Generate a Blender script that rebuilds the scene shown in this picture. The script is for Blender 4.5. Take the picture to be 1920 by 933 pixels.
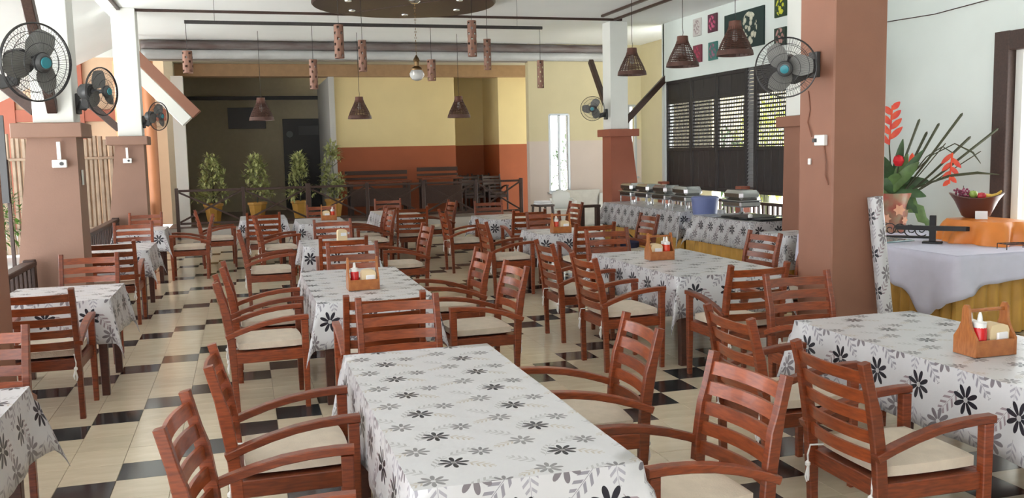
import bpy, math, random
from mathutils import Vector, Matrix, Euler
R = random.Random(7)
for o in list(bpy.data.objects): bpy.data.objects.remove(o)
SC = bpy.context.scene
COL = SC.collection
PI = math.pi
rad = math.radians

# ------------------------------------------------------------------ camera, world, light
cam_d = bpy.data.cameras.new('camera'); cam = bpy.data.objects.new('camera', cam_d); COL.objects.link(cam)
cam_d.sensor_width = 36.0; cam_d.lens = 1711.4 / 1920 * 36
cam_d.clip_end = 300
PT, YA, RO = .1079, .2847, -.022
fwd = Vector((math.sin(YA)*math.cos(PT), math.cos(YA)*math.cos(PT), -math.sin(PT)))
rt = Vector((math.cos(YA), -math.sin(YA), 0)); up = rt.cross(fwd)
cR = rt*math.cos(RO) + up*math.sin(RO); cU = -rt*math.sin(RO) + up*math.cos(RO)
mw = Matrix((cR, cU, -fwd)).transposed().to_4x4(); mw.translation = (0, 0, 1.776)
cam.matrix_world = mw
SC.camera = cam

w = bpy.data.worlds.new('sky'); SC.world = w; w.use_nodes = True
wn = w.node_tree.nodes; bg = wn['Background']
bg.inputs[0].default_value = (.96, .97, 1.0, 1); bg.inputs[1].default_value = 3.0
sun_d = bpy.data.lights.new('sun', 'SUN'); sun_d.energy = 22.0; sun_d.angle = rad(8); sun_d.color = (1, .975, .93)
sun = bpy.data.objects.new('sun', sun_d); COL.objects.link(sun)
sun.rotation_euler = Vector((-.15, .28, -.95)).to_track_quat('-Z', 'Y').to_euler()
SC.view_settings.view_transform = 'Standard'; SC.view_settings.look = 'None'
SC.view_settings.gamma = 1; SC.view_settings.use_curve_mapping = False
SC.view_settings.exposure = 0.68

# ------------------------------------------------------------------ node helpers
class X:
    """a float socket with arithmetic"""
    def __init__(s, t, sock): s.t = t; s.s = sock
    def _m(s, op, b=None, c=None):
        n = s.t.nodes.new('ShaderNodeMath'); n.operation = op
        s.t.links.new(s.s, n.inputs[0])
        for i, v in ((1, b), (2, c)):
            if v is None: continue
            if isinstance(v, X): s.t.links.new(v.s, n.inputs[i])
            else: n.inputs[i].default_value = v
        return X(s.t, n.outputs[0])
    def __add__(s, b): return s._m('ADD', b)
    def __sub__(s, b): return s._m('SUBTRACT', b)
    def __mul__(s, b): return s._m('MULTIPLY', b)
    def __truediv__(s, b): return s._m('DIVIDE', b)
    def lt(s, b): return s._m('LESS_THAN', b)
    def gt(s, b): return s._m('GREATER_THAN', b)
    def abs(s): return s._m('ABSOLUTE')
    def cos(s): return s._m('COSINE')
    def sin(s): return s._m('SINE')
    def pow(s, b): return s._m('POWER', b)
    def floor(s): return s._m('FLOOR')
    def fract(s): return s._m('FRACT')
    def sqrt(s): return s._m('SQRT')
    def max(s, b): return s._m('MAXIMUM', b)
    def min(s, b): return s._m('MINIMUM', b)
    def atan2(s, b): return s._m('ARCTAN2', b)
    def mod(s, b): return s._m('FLOORED_MODULO', b)

MATS = {}
def mat(name, col, rough=.5, metal=0., var=.0, vscale=8., bump=0., bscale=60., stretch=None, rnd=0., trans=0., spec=.5, coat=0., col2=None, emit=0.):
    if name in MATS: return MATS[name]
    m = bpy.data.materials.new(name); m.use_nodes = True; t = m.node_tree; n = t.nodes; l = t.links
    b = n['Principled BSDF']
    b.inputs['Roughness'].default_value = rough; b.inputs['Metallic'].default_value = metal
    b.inputs['Specular IOR Level'].default_value = spec; b.inputs['Coat Weight'].default_value = coat
    b.inputs['Transmission Weight'].default_value = trans
    c4 = (*col, 1)
    b.inputs['Base Color'].default_value = c4
    if var or col2 or bump or rnd:
        tc = n.new('ShaderNodeTexCoord'); mp = n.new('ShaderNodeMapping'); l.new(tc.outputs['Object'], mp.inputs[0])
        if stretch: mp.inputs['Scale'].default_value = stretch
        last = None
        if var or col2:
            nz = n.new('ShaderNodeTexNoise'); nz.inputs['Scale'].default_value = vscale; nz.inputs['Detail'].default_value = 5
            l.new(mp.outputs[0], nz.inputs[0])
            cr = n.new('ShaderNodeValToRGB'); l.new(nz.outputs[0], cr.inputs[0])
            c2 = col2 if col2 else tuple(min(1, q*(1-var)) for q in col)
            c1 = col if col2 else tuple(min(1, q*(1+var)) for q in col)
            cr.color_ramp.elements[0].position = .32; cr.color_ramp.elements[1].position = .68
            cr.color_ramp.elements[0].color = (*c2, 1); cr.color_ramp.elements[1].color = (*c1, 1)
            last = cr.outputs[0]
        if rnd:
            oi = n.new('ShaderNodeObjectInfo'); hs = n.new('ShaderNodeHueSaturation')
            mr = n.new('ShaderNodeMapRange'); l.new(oi.outputs['Random'], mr.inputs[0]); mr.inputs[3].default_value = 1-rnd; mr.inputs[4].default_value = 1+rnd
            l.new(mr.outputs[0], hs.inputs['Value'])
            if last: l.new(last, hs.inputs['Color'])
            else: hs.inputs['Color'].default_value = c4
            last = hs.outputs[0]
        if last: l.new(last, b.inputs['Base Color'])
        if bump:
            nb = n.new('ShaderNodeTexNoise'); nb.inputs['Scale'].default_value = bscale; nb.inputs['Detail'].default_value = 4
            l.new(mp.outputs[0], nb.inputs[0])
            bu = n.new('ShaderNodeBump'); bu.inputs['Strength'].default_value = bump; bu.inputs['Distance'].default_value = .02
            l.new(nb.outputs[0], bu.inputs['Height']); l.new(bu.outputs[0], b.inputs['Normal'])
    if emit:
        b.inputs['Emission Color'].default_value = c4; b.inputs['Emission Strength'].default_value = emit
    MATS[name] = m
    return m

def print_mat(name, border):
    """white oilcloth printed with dark and grey daisies; UV in metres"""
    m = bpy.data.materials.new(name); m.use_nodes = True; t = m.node_tree; n = t.nodes; l = t.links
    b = n['Principled BSDF']; b.inputs['Roughness'].default_value = .32; b.inputs['Specular IOR Level'].default_value = .5
    uv = n.new('ShaderNodeUVMap'); uv.uv_map = 'UVMap'
    sp = n.new('ShaderNodeSeparateXYZ'); l.new(uv.outputs[0], sp.inputs[0])
    u, v = X(t, sp.outputs[0]), X(t, sp.outputs[1])
    def cell(ox, oy, sx, sy):
        a = (u - ox) / sx; c = (v - oy) / sy
        return ((a + .5).fract() - .5) * sx, ((c + .5).fract() - .5) * sy
    def flower(ox, oy, sx, sy, rr, ph=0., hub=.17):
        p, q = cell(ox, oy, sx, sy)
        r = (p*p + q*q).sqrt() / rr
        th = q.atan2(p) + ph
        pet = (th * 4.).cos().abs().pow(.75)
        return r.lt(pet) * r.gt(hub), r.lt(hub*.9)
    def spray(ox, oy, sx, sy, L, W, ang):
        p, q = cell(ox, oy, sx, sy)
        ca, sa = math.cos(ang), math.sin(ang)
        a = p*ca + q*sa; c = q*ca - p*sa
        ins = ((a/L).pow(2.) + (c/W).pow(2.)).lt(1.)
        ch = ((a - c.abs()*.9) * (2*PI/(L*.42))).sin()
        leaf = ch.gt(.25) * c.abs().gt(W*.12)
        stem = c.abs().lt(.0012)
        return ins * leaf.max(stem)
    mix_in = None
    def over(col_a, mask, colr):
        mx = n.new('ShaderNodeMix'); mx.data_type = 'RGBA'
        l.new(mask.s, mx.inputs[0])
        if isinstance(col_a, tuple): mx.inputs[6].default_value = (*col_a, 1)
        else: l.new(col_a, mx.inputs[6])
        mx.inputs[7].default_value = (*colr, 1)
        return mx.outputs[2]
    c = (.60, .60, .62)
    dark = (.016, .016, .026); grey = (.17, .165, .18); pale = (.42, .42, .43); mauve = (.30, .24, .27); tan = (.47, .42, .36)
    if not border:
        sx, sy = .385, .30
        for oy_, ox_, ang in ((.10, .05, .5), (-.04, .23, 2.4), (.02, .34, 1.1)):
            c = over(c, spray(ox_, oy_, sx, sy, .062, .024, ang), pale)
        c = over(c, spray(.085, -.045, sx, sy, .055, .022, -.7), tan)
        c = over(c, spray(.215, -.17, sx, sy, .05, .02, 3.6), tan)
        k, h = flower(.115, .085, sx, sy, .043, .2); c = over(c, k, grey)
        k, h = flower(.285, -.15, sx, sy, .050, .1); c = over(c, k, (.22, .215, .225))
        k, h = flower(0, 0, sx, sy, .054, 0); c = over(c, k, dark); c = over(c, h, (.25, .25, .25))
    else:
        sx, sy = .30, .30
        c = over(c, spray(.10, .03, sx, sy, .085, .034, .9), mauve)
        c = over(c, spray(.22, .20, sx, sy, .085, .032, 2.3), (.27, .26, .30))
        c = over(c, spray(.03, .17, sx, sy, .07, .03, 1.5), (.36, .35, .40))
        k, h = flower(.15, .14, sx, sy, .068, .15); c = over(c, k, (.20, .18, .20))
        k, h = flower(0, 0, sx, sy, .074, .3); c = over(c, k, dark); c = over(c, h, (.45, .45, .45))
    l.new(c, b.inputs['Base Color'])
    tc = n.new('ShaderNodeTexCoord'); nb = n.new('ShaderNodeTexNoise'); nb.inputs['Scale'].default_value = 9; nb.inputs['Detail'].default_value = 3
    l.new(tc.outputs['Object'], nb.inputs[0])
    bu = n.new('ShaderNodeBump'); bu.inputs['Strength'].default_value = .25; bu.inputs['Distance'].default_value = .02
    l.new(nb.outputs[0], bu.inputs['Height']); l.new(bu.outputs[0], b.inputs['Normal'])
    MATS[name] = m
    return m

# ------------------------------------------------------------------ mesh helpers
class MB:
    def __init__(s): s.v = []; s.f = []; s.m = []; s.uv = None
    def add(s, vs, fs, mi=0):
        o = len(s.v); s.v += [tuple(q) for q in vs]; s.f += [tuple(i+o for i in q) for q in fs]; s.m += [mi]*len(fs)
    def box(s, c, d, ch=.004, M=None, mi=0):
        """chamfered box, centre c, full size d"""
        hx, hy, hz = d[0]/2, d[1]/2, d[2]/2
        ch = min(ch, hx*.9, hy*.9, hz*.9)
        vs = []; idx = {}
        for sx in (-1, 1):
            for sy in (-1, 1):
                for sz in (-1, 1):
                    for ax in range(3):
                        p = [sx*(hx-ch), sy*(hy-ch), sz*(hz-ch)]
                        p[ax] = (sx*hx, sy*hy, sz*hz)[ax]
                        idx[sx, sy, sz, ax] = len(vs); vs.append(Vector(p))
        fs = []
        for ax in range(3):
            a, b = [(1, 2), (2, 0), (0, 1)][ax]
            for sg in (-1, 1):
                q = []
                for (p, r) in ((-1, -1), (1, -1), (1, 1), (-1, 1)):
                    k = [0, 0, 0]; k[ax] = sg; k[a] = p; k[b] = r
                    q.append(idx[k[0], k[1], k[2], ax])
                fs.append(q if sg > 0 else q[::-1])
        for ax in range(3):
            a, b = [(1, 2), (2, 0), (0, 1)][ax]
            for sa in (-1, 1):
                for sb in (-1, 1):
                    def g(e, w_):
                        k = [0, 0, 0]; k[ax] = e; k[a] = sa; k[b] = sb
                        return idx[k[0], k[1], k[2], w_]
                    q = [g(-1, a), g(1, a), g(1, b), g(-1, b)]
                    fs.append(q if sa*sb < 0 else q[::-1])
        for sx in (-1, 1):
            for sy in (-1, 1):
                for sz in (-1, 1):
                    q = [idx[sx, sy, sz, i] for i in range(3)]
                    fs.append(q if sx*sy*sz > 0 else q[::-1])
        C = Vector(c)
        if M is not None: vs = [M @ p + C for p in vs]
        else: vs = [p + C for p in vs]
        s.add(vs, fs, mi)
        return s
    def bar(s, a, b, w_, h, ch=.003, up=Vector((0, 0, 1)), mi=0):
        """rectangular bar from a to b"""
        a, b = Vector(a), Vector(b); d = b-a; L = d.length; d.normalize()
        if abs(d.dot(up)) > .98: up = Vector((0, 1, 0))
        x = d.cross(up).normalized(); z = x.cross(d)
        s.box((a+b)/2, (w_, L, h), ch, Matrix((x, d, z)).transposed(), mi); return s
    def sweep(s, pts, sec, up=Vector((1, 0, 0)), mi=0, closed_sec=True):
        """section = list of (a,b); a along `up`, b along tangent x up"""
        pts = [Vector(p) for p in pts]; n = len(sec); vs = []; fs = []
        for i, p in enumerate(pts):
            t = (pts[min(i+1, len(pts)-1)] - pts[max(i-1, 0)]).normalized()
            b = t.cross(up).normalized(); a = b.cross(t)
            S = sec[i] if isinstance(sec[0], list) else sec
            n = len(S)
            vs += [p + a*q[0] + b*q[1] for q in S]
        for i in range(len(pts)-1):
            for j in range(n):
                k = (j+1) % n
                fs.append((i*n+j, i*n+k, (i+1)*n+k, (i+1)*n+j))
        fs.append(tuple(range(n-1, -1, -1))); fs.append(tuple(range((len(pts)-1)*n, len(pts)*n)))
        s.add(vs, fs, mi); return s
    def tube(s, pts, r, n=8, mi=0):
        pts = [Vector(p) for p in pts]; vs = []; fs = []
        ref = Vector((0, 0, 1))
        t0 = (pts[-1]-pts[0]).normalized() if (pts[-1]-pts[0]).length > 1e-6 else Vector((1, 0, 0))
        if abs(t0.dot(ref)) > .9: ref = Vector((1, 0, 0))
        for i, p in enumerate(pts):
            t = (pts[min(i+1, len(pts)-1)] - pts[max(i-1, 0)]).normalized()
            a = t.cross(ref)
            if a.length < 1e-4: a = t.cross(Vector((0, 1, 0)))
            a.normalize(); b = t.cross(a)
            rr = r[i] if isinstance(r, (list, tuple)) else r
            vs += [p + (a*math.cos(2*PI*j/n) + b*math.sin(2*PI*j/n))*rr for j in range(n)]
        for i in range(len(pts)-1):
            for j in range(n):
                k = (j+1) % n; fs.append((i*n+k, i*n+j, (i+1)*n+j, (i+1)*n+k))
        fs.append(tuple(range(n))); fs.append(tuple(range(len(pts)*n-1, (len(pts)-1)*n-1, -1)))
        s.add(vs, fs, mi); return s
    def ring(s, c, rr, r, n=32, k=5, M=None, mi=0):
        vs = []; fs = []
        for i in range(n):
            a = 2*PI*i/n
            for j in range(k):
                b = 2*PI*j/k
                p = Vector(((rr+r*math.cos(b))*math.cos(a), (rr+r*math.cos(b))*math.sin(a), r*math.sin(b)))
                vs.append((M @ p if M is not None else p) + Vector(c))
        for i in range(n):
            for j in range(k):
                fs.append((i*k+j, ((i+1) % n)*k+j, ((i+1) % n)*k+(j+1) % k, i*k+(j+1) % k))
        s.add(vs, fs, mi); return s
    def lathe(s, prof, n=24, c=(0, 0, 0), M=None, mi=0, cap=True):
        vs = []; fs = []
        for r, z in prof:
            for j in range(n):
                a = 2*PI*j/n; p = Vector((r*math.cos(a), r*math.sin(a), z))
                vs.append((M @ p if M is not None else p) + Vector(c))
        for i in range(len(prof)-1):
            for j in range(n):
                k = (j+1) % n; fs.append((i*n+j, i*n+k, (i+1)*n+k, (i+1)*n+j))
        if cap:
            if prof[0][0] > 1e-5: fs.append(tuple(range(n-1, -1, -1)))
            if prof[-1][0] > 1e-5: fs.append(tuple(range((len(prof)-1)*n, len(prof)*n)))
        s.add(vs, fs, mi); return s
    def prism(s, poly, z0, z1, M=None, c=(0, 0, 0), mi=0):
        n = len(poly); vs = [Vector((p[0], p[1], z0)) for p in poly] + [Vector((p[0], p[1], z1)) for p in poly]
        if M is not None: vs = [M @ q for q in vs]
        vs = [q + Vector(c) for q in vs]
        fs = [tuple(range(n-1, -1, -1)), tuple(range(n, 2*n))] + [(i, (i+1) % n, n+(i+1) % n, n+i) for i in range(n)]
        s.add(vs, fs, mi); return s
    def leaf(s, p, d, L, W, up=Vector((0, 0, 1)), mi=0, droop=.15):
        d = d.normalized(); x = d.cross(up)
        if x.length < 1e-3: x = Vector((1, 0, 0))
        x.normalize(); nn = x.cross(d)
        a = p; m1 = p + d*L*.45 + nn*L*.06; e = p + d*L - nn*L*droop
        s.add([a, m1 + x*W/2, e, m1 - x*W/2, m1 - nn*W*.12], [(0, 4, 1), (1, 4, 2), (2, 4, 3), (3, 4, 0)], mi)
    def mesh(s, name, mats):
        me = bpy.data.meshes.new(name); me.from_pydata(s.v, [], s.f)
        for q in (mats if isinstance(mats, (list, tuple)) else [mats]): me.materials.append(q)
        if any(s.m): me.polygons.foreach_set('material_index', s.m)
        me.polygons.foreach_set('use_smooth', [True]*len(s.f))
        me.update(); me.set_sharp_from_angle(angle=rad(35))
        return me

def link(name, me, parent=None, loc=None, rot=None, M=None):
    o = bpy.data.objects.new(name, me); COL.objects.link(o)
    if parent is not None: o.parent = parent
    if M is not None: o.matrix_local = M
    if loc is not None: o.location = loc
    if rot is not None: o.rotation_euler = rot
    return o
def ob(name, mb, m, parent=None, **k): return link(name, mb.mesh(name, m), parent, **k)
def tag(o, label, cat, group=None):
    o['label'] = label; o['category'] = cat
    if group: o['group'] = group
    return o
def thing(name, label, cat, loc=(0, 0, 0), rz=0, group=None):
    o = bpy.data.objects.new(name, None); COL.objects.link(o); o.location = loc; o.rotation_euler = (0, 0, rz)
    o.empty_display_size = .1
    return tag(o, label, cat, group)
def struct(name, mb, m, label, cat, parent=None, **k):
    o = ob(name, mb, m, parent, **k)
    if parent is None: o['kind'] = 'structure'; o['label'] = label; o['category'] = cat
    return o
def dup(root, label, loc, rz, group=None):
    r = root.copy(); COL.objects.link(r); r.location = loc; r.rotation_euler = (0, 0, rz); r['label'] = label
    if group: r['group'] = group
    for ch in list(root.children):
        c = ch.copy(); COL.objects.link(c); c.parent = r
        for g in ch.children:
            d = g.copy(); COL.objects.link(d); d.parent = c
    return r
def sbox(lo, hi, ch=.0):
    lo, hi = Vector(lo), Vector(hi)
    return MB().box((lo+hi)/2, hi-lo, max(ch, .0005))

# ------------------------------------------------------------------ materials
WOOD = mat('reddish_wood', (.26, .056, .016), .32, col2=(.13, .025, .009), vscale=5, stretch=(3, 3, 22), rnd=.25, coat=.10, bump=.05, bscale=30)
WOODS = mat('reddish_wood_slat', (.30, .066, .018), .30, col2=(.16, .032, .010), vscale=5, stretch=(2, 14, 14), rnd=.25, coat=.12)
DWOOD = mat('dark_table_wood', (.085, .026, .015), .38, col2=(.05, .016, .010), vscale=5, stretch=(4, 4, 20))
CUSH = mat('cream_cushion', (.66, .57, .46), .85, var=.06, vscale=14, bump=.2, bscale=140, rnd=.08)
STRING = mat('white_cord', (.75, .74, .72), .8)
CLOTH_T = print_mat('daisy_print_top', False)
CLOTH_B = print_mat('daisy_print_border', True)
CADDY = mat('caddy_wood', (.46, .165, .045), .35, col2=(.32, .10, .025), vscale=6, stretch=(4, 20, 4), coat=.3)
RED = mat('red_plastic', (.62, .015, .02), .25); REDO = mat('orange_red_plastic', (.70, .05, .015), .25)
WHITE = mat('white_plastic', (.85, .85, .83), .35)
CREAM = mat('cream_box', (.78, .62, .38), .5, var=.05)
PAPER = mat('white_paper', (.86, .86, .88), .8)
TERRA = mat('terracotta_paint', (.29, .132, .084), .55, var=.06, vscale=2.5, bump=.05, bscale=80)
TERRA_LIT = mat('terracotta_paint_lit', (.27, .155, .110), .55, var=.06, vscale=2.5, bump=.05, bscale=80)  # same terracotta paint, with daylight from the open side put into the colour
TERRAD = mat('terracotta_paint_deep', (.33, .10, .055), .55, var=.06, vscale=2.5)
WPAINT = mat('white_paint', (.80, .82, .78), .6, var=.03, vscale=1.5)
WALLW = mat('pale_green_white_wall', (.75, .82, .79), .7, var=.03, vscale=1.2)
WALLP = mat('pinkish_wall_lower', (.60, .51, .45), .7, var=.03, vscale=1.5)
WALLY = mat('pale_yellow_wall', (.60, .53, .33), .7, var=.04, vscale=1.5)
YEL = mat('yellow_wall', (.70, .58, .31), .7, var=.04, vscale=1.2)
ORNG = mat('orange_dado', (.33, .085, .03), .6, var=.06, vscale=2)
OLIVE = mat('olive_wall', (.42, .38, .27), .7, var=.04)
CEILM = mat('ceiling_white', (.89, .92, .92), .7, var=.02, vscale=.8)
BLACKW = mat('charcoal_wood', (.030, .026, .026), .5, col2=(.018, .015, .015), vscale=6, stretch=(6, 6, 1), bump=.1, bscale=20)
BROWN = mat('dark_brown_wood', (.060, .030, .022), .45, col2=(.036, .018, .013), vscale=6, stretch=(8, 8, 8))
GREYM = mat('grey_plastic', (.055, .057, .06), .4)
FANG = mat('smoked_fan_blade', (.20, .20, .19), .35)
CAGE = mat('fan_cage_wire', (.025, .025, .027), .35)
BLUEC = mat('teal_hub', (.02, .20, .25), .3)
BAMB = mat('bamboo_tube', (.27, .135, .090), .55, col2=(.17, .08, .055), vscale=6, stretch=(6, 6, 1))
WEAVE = mat('brown_weave', (.085, .036, .026), .5, var=.2, vscale=20)
GLASS = mat('milky_glass', (.85, .87, .87), .08, trans=.6)
CLEARG = mat('clear_glass', (.92, .96, .95), .02, trans=.95)
BRASS = mat('aged_brass', (.25, .16, .08), .35, metal=.9)
STEEL = mat('polished_steel', (.62, .62, .62), .18, metal=1.)
GOLD = mat('gold_satin', (.60, .34, .07), .42, var=.15, vscale=4)
LAV = mat('lavender_white_cloth', (.70, .70, .84), .6, var=.03)
ORS = mat('orange_satin', (.80, .26, .05), .30, var=.08, vscale=4)
LEAFD = mat('dark_green_leaf', (.035, .085, .025), .45, var=.3, vscale=12)
LEAFL = mat('variegated_leaf', (.55, .56, .25), .5, col2=(.24, .29, .10), vscale=25)
LEAFB = mat('bright_green_leaf', (.16, .30, .05), .5, col2=(.05, .14, .02), vscale=5)
LEAFB2 = mat('mid_green_leaf', (.09, .16, .045), .45, var=.3, vscale=10)
STEM = mat('green_brown_stem', (.045, .050, .022), .5)
HELI = mat('heliconia_bract', (.75, .09, .02), .4, col2=(.60, .03, .02), vscale=10)
REDF = mat('red_petal', (.6, .01, .02), .5)
POTY = mat('ochre_pot', (.47, .25, .045), .5, var=.1, vscale=6)
BLUEB = mat('blue_plastic', (.16, .20, .42), .4)
BLACK = mat('black_iron', (.015, .015, .017), .4)
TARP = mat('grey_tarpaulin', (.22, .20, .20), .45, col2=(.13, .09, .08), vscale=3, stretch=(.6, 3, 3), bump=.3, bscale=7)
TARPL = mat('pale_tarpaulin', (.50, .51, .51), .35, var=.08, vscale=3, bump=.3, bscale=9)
CONC = mat('pale_concrete', (.45, .42, .38), .8, var=.06, vscale=3)
GRASS = mat('outdoor_paving', (.565, .575, .57), .9, var=.10, vscale=.6)
NAVY = mat('navy_fabric', (.02, .025, .07), .7)
TANF = mat('beige_orange_facade', (.60, .46, .31), .7, var=.06, vscale=1.5)
ORCOL = mat('orange_painted_post', (.62, .26, .12), .45, var=.06, vscale=3)
BAMS = mat('pale_bamboo', (.29, .22, .155), .5, var=.15, vscale=6)
DVOID = mat('dark_door', (.012, .013, .016), .35)
BEIGET = mat('beige_floor_tile', (.68, .59, .44), .16, col2=(.60, .51, .37), vscale=3.5, rnd=.05, stretch=(1.2, 4, 1))
BLKT = mat('black_floor_tile', (.030, .031, .033), .12, var=.25, vscale=4, rnd=.12)
GROUT = mat('grout', (.22, .18, .13), .8)

# ================================================================== SETTING
T = .30; X0, Y0 = -1.0576, 6.532
IX0, IX1, IY0, IY1 = -7, 30, -51, 48
FX0, FX1, FY0, FY1 = X0+IX0*T, X0+IX1*T, Y0+IY0*T, Y0+IY1*T
floor = struct('floor', sbox((FX0, FY0, -.20), (FX1, FY1, -.004)), GROUT, 'tiled dining hall floor, beige with diagonal runs of black tiles', 'floor')
def proj(p):
    v = Vector(p) - Vector((0, 0, 1.776)); d = v.dot(fwd)
    if d < .2: return None
    return 960 + 1711.4*v.dot(cR)/d, 466.5 - 1711.4*v.dot(cU)/d
cand = []
for i in range(IX0, IX1):
    for j in range(IY0, IY1):
        x, y = X0+(i+.5)*T, Y0+(j+.5)*T
        q = [proj((x+a*T/2, y+b*T/2, 0)) for a, b in ((-1, -1), (1, -1), (1, 1), (-1, 1))]
        ar = 0
        if all(q) and -20 < sum(a[0] for a in q)/4 < 1940 and sum(a[1] for a in q)/4 < 950:
            ar = abs(sum(q[k][0]*q[(k+1) % 4][1]-q[(k+1) % 4][0]*q[k][1] for k in range(4)))/2
            # under a tablecloth or the far side of a pillar nothing of the tile shows
            if (.5 < x < 1.2 and 2.6 < y < 4.4) or (3.15 < x < 3.9 and 2.6 < y < 4.4): ar = 0
        cand.append((ar, i, j, x, y))
cand.sort(reverse=True)
G = T - .0025
tb = MB().box((0, 0, -.004), (G, G, .008), .0012)
tile_me = {False: tb.mesh('tile', BEIGET), True: tb.mesh('tile', BLKT)}
rest = MB()
for k, (ar, i, j, x, y) in enumerate(cand):
    blk = (j-i) % 5 == 0
    if k < 300:
        o = link('tile', tile_me[blk], floor, loc=(x, y, R.uniform(-.0004, .0004)))
        if blk: o['label'] = 'black tile'
    else:
        rest.add([(x-G/2, y-G/2, 0), (x+G/2, y-G/2, 0), (x+G/2, y+G/2, 0), (x-G/2, y+G/2, 0)], [(0, 1, 2, 3)], 1 if blk else 0)
o = ob('tile_field', rest, [BEIGET, BLKT], floor); o['kind'] = 'stuff'

struct('ground', sbox((-40, -40, -.6), (60, 90, -.21)), GRASS, 'pale paved ground around the open hall', 'ground')
# ceiling
CZ = 4.15
struct('ceiling', sbox((-2.0, -9, CZ), (9.3, 20.1, CZ+.2)), CEILM, 'smooth white ceiling over the dining hall', 'ceiling')
ev = MB(); ev.add([(-2.0, -9, CZ), (-2.0, 20.1, CZ), (-4.6, 20.1, 2.85), (-4.6, -9, 2.85), (-2.0, -9, CZ+.2), (-2.0, 20.1, CZ+.2), (-4.6, 20.1, 3.0), (-4.6, -9, 3.0)],
                  [(0, 1, 2, 3), (7, 6, 5, 4), (0, 4, 5, 1), (1, 5, 6, 2), (2, 6, 7, 3), (3, 7, 4, 0)])
struct('ceiling_eave', ev, CEILM, 'sloping white soffit over the open side', 'ceiling')
# dark ceiling beads on the column lines
for k, (a, b) in enumerate((((-1.8, 16.0, CZ-.02), (6.9, 16.0, CZ-.02)), ((6.75, 16.0, CZ-.02), (6.75, 3., CZ-.02)), ((6.35, 15.6, CZ-.02), (6.35, 3., CZ-.02)), ((-1.75, 16., CZ-.02), (-1.75, 3., CZ-.02)))):
    struct('trim_%d' % (k+1), MB().bar(a, b, .05, .04), BROWN, 'thin dark bead along the ceiling', 'trim')
# fascia on the far edge of the ceiling, left of the tarpaulin
struct('trim_5', sbox((-2.9, 20.1, 3.8), (-1.85, 20.2, CZ+.2)), WPAINT, 'white fascia board at the ceiling edge', 'trim')
# right wall X=8 with openings: lattice Y 12.3-16.5, door Y 6.2-8
RW = 8.0
wr = MB()
def wbox(m, lo, hi, mi=0):
    lo, hi = Vector(lo), Vector(hi); m.box((lo+hi)/2, hi-lo, .0005, None, mi)
wbox(wr, (RW, 8.0, -.05), (RW+.2, 12.3, CZ)); wbox(wr, (RW, 12.3, 3.03), (RW+.2, 16.55, CZ)); wbox(wr, (RW, 16.5, .0), (RW+.2, 16.6, CZ))
wbox(wr, (RW, 12.3, -.05), (RW+.2, 16.5, .42)); wbox(wr, (RW, 2.0, 2.72), (RW+.2, 8.0, CZ)); wbox(wr, (RW, -9, -.05), (RW+.2, 6.7, 2.72)); wbox(wr, (RW, -9, 2.72), (RW+.2, 2.0, CZ))
struct('wall_right', wr, WALLW, 'pale greenish white wall with paintings and shutters', 'wall')
struct('wall_front', sbox((-1.5, -9.2, -.2), (RW+.2, -9, CZ)), WALLP, 'plain wall closing the hall', 'wall')
# door frame
df = struct('door_1', MB().box((RW-.03, 8.08, 1.45), (.16, .20, 2.95), .006), BROWN, 'dark brown frame of the doorway beside the flower table', 'door')
ob('lintel', MB().box((RW-.03, 7.34, 2.82), (.16, 1.28, .20), .006), BROWN, df)
ob('jamb', MB().box((RW+.04, 7.93, 1.36), (.10, .10, 2.72), .004).box((RW+.10, 7.83, 1.36), (.06, .07, 2.72), .004), WPAINT, df)
ob('far_post', MB().box((RW-.03, 6.6, 1.45), (.16, .20, 2.95), .006), BROWN, df)
struct('wall_added_block', sbox((9.1, 16.6, -.05), (9.3, 20.0, CZ)), WALLY, 'pale yellow wall added beyond the shutters to block sky light', 'wall')  # added wall, closes the open side so less light reaches the back wall
# back-right wall (Y=20) with two narrow windows
bw = MB()
BY = 20.0
def strip(x0, x1, z0, z1):
    for a, b, mi in ((z0, min(z1, 1.96), 0), (max(z0, 1.96), z1, 1)):
        if b > a: wbox(bw, (x0, BY, a), (x1, BY+.2, b), mi)
strip(6.32, 6.81, -.05, CZ); strip(6.81, 7.28, -.05, .80); strip(6.81, 7.28, 2.56, CZ); strip(7.28, 8.60, -.05, CZ)
strip(8.60, 8.96, 2.75, CZ); strip(8.60, 8.96, -.05, 1.1); strip(8.96, 13, -.05, CZ)
struct('wall_back', bw, [WALLP, WALLY], 'back wall, pinkish below and pale yellow above, with narrow windows', 'wall')
for k, (x0, x1, z0, z1) in enumerate(((6.81, 7.28, .80, 2.56), (8.60, 8.96, 1.1, 2.75))):
    f = MB()
    for a, b in (((x0, z0), (x1, z0)), ((x0, z1), (x1, z1)), ((x0, z0), (x0, z1)), ((x1, z0), (x1, z1)), (((x0+x1)/2, z0), ((x0+x1)/2, z1))):
        f.bar((a[0], BY+.02, a[1]), (b[0], BY+.02, b[1]), .05, .05)
    f.box(((x0+x1)/2, BY-.02, z0-.03), (x1-x0+.1, .14, .04), .004)
    wf = struct('window_%d' % (k+1), f, mat('aluminium_frame', (.45, .48, .50), .4, metal=.5), 'narrow aluminium window in the back wall', 'window')
    for h in (0, 1):
        hx = (x1-x0)/2
        ob('pane', sbox((x0+h*hx+.02, BY+.015, z0+.02), (x0+(h+1)*hx-.02, BY+.02, z1-.02)), CLEARG, wf)
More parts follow.
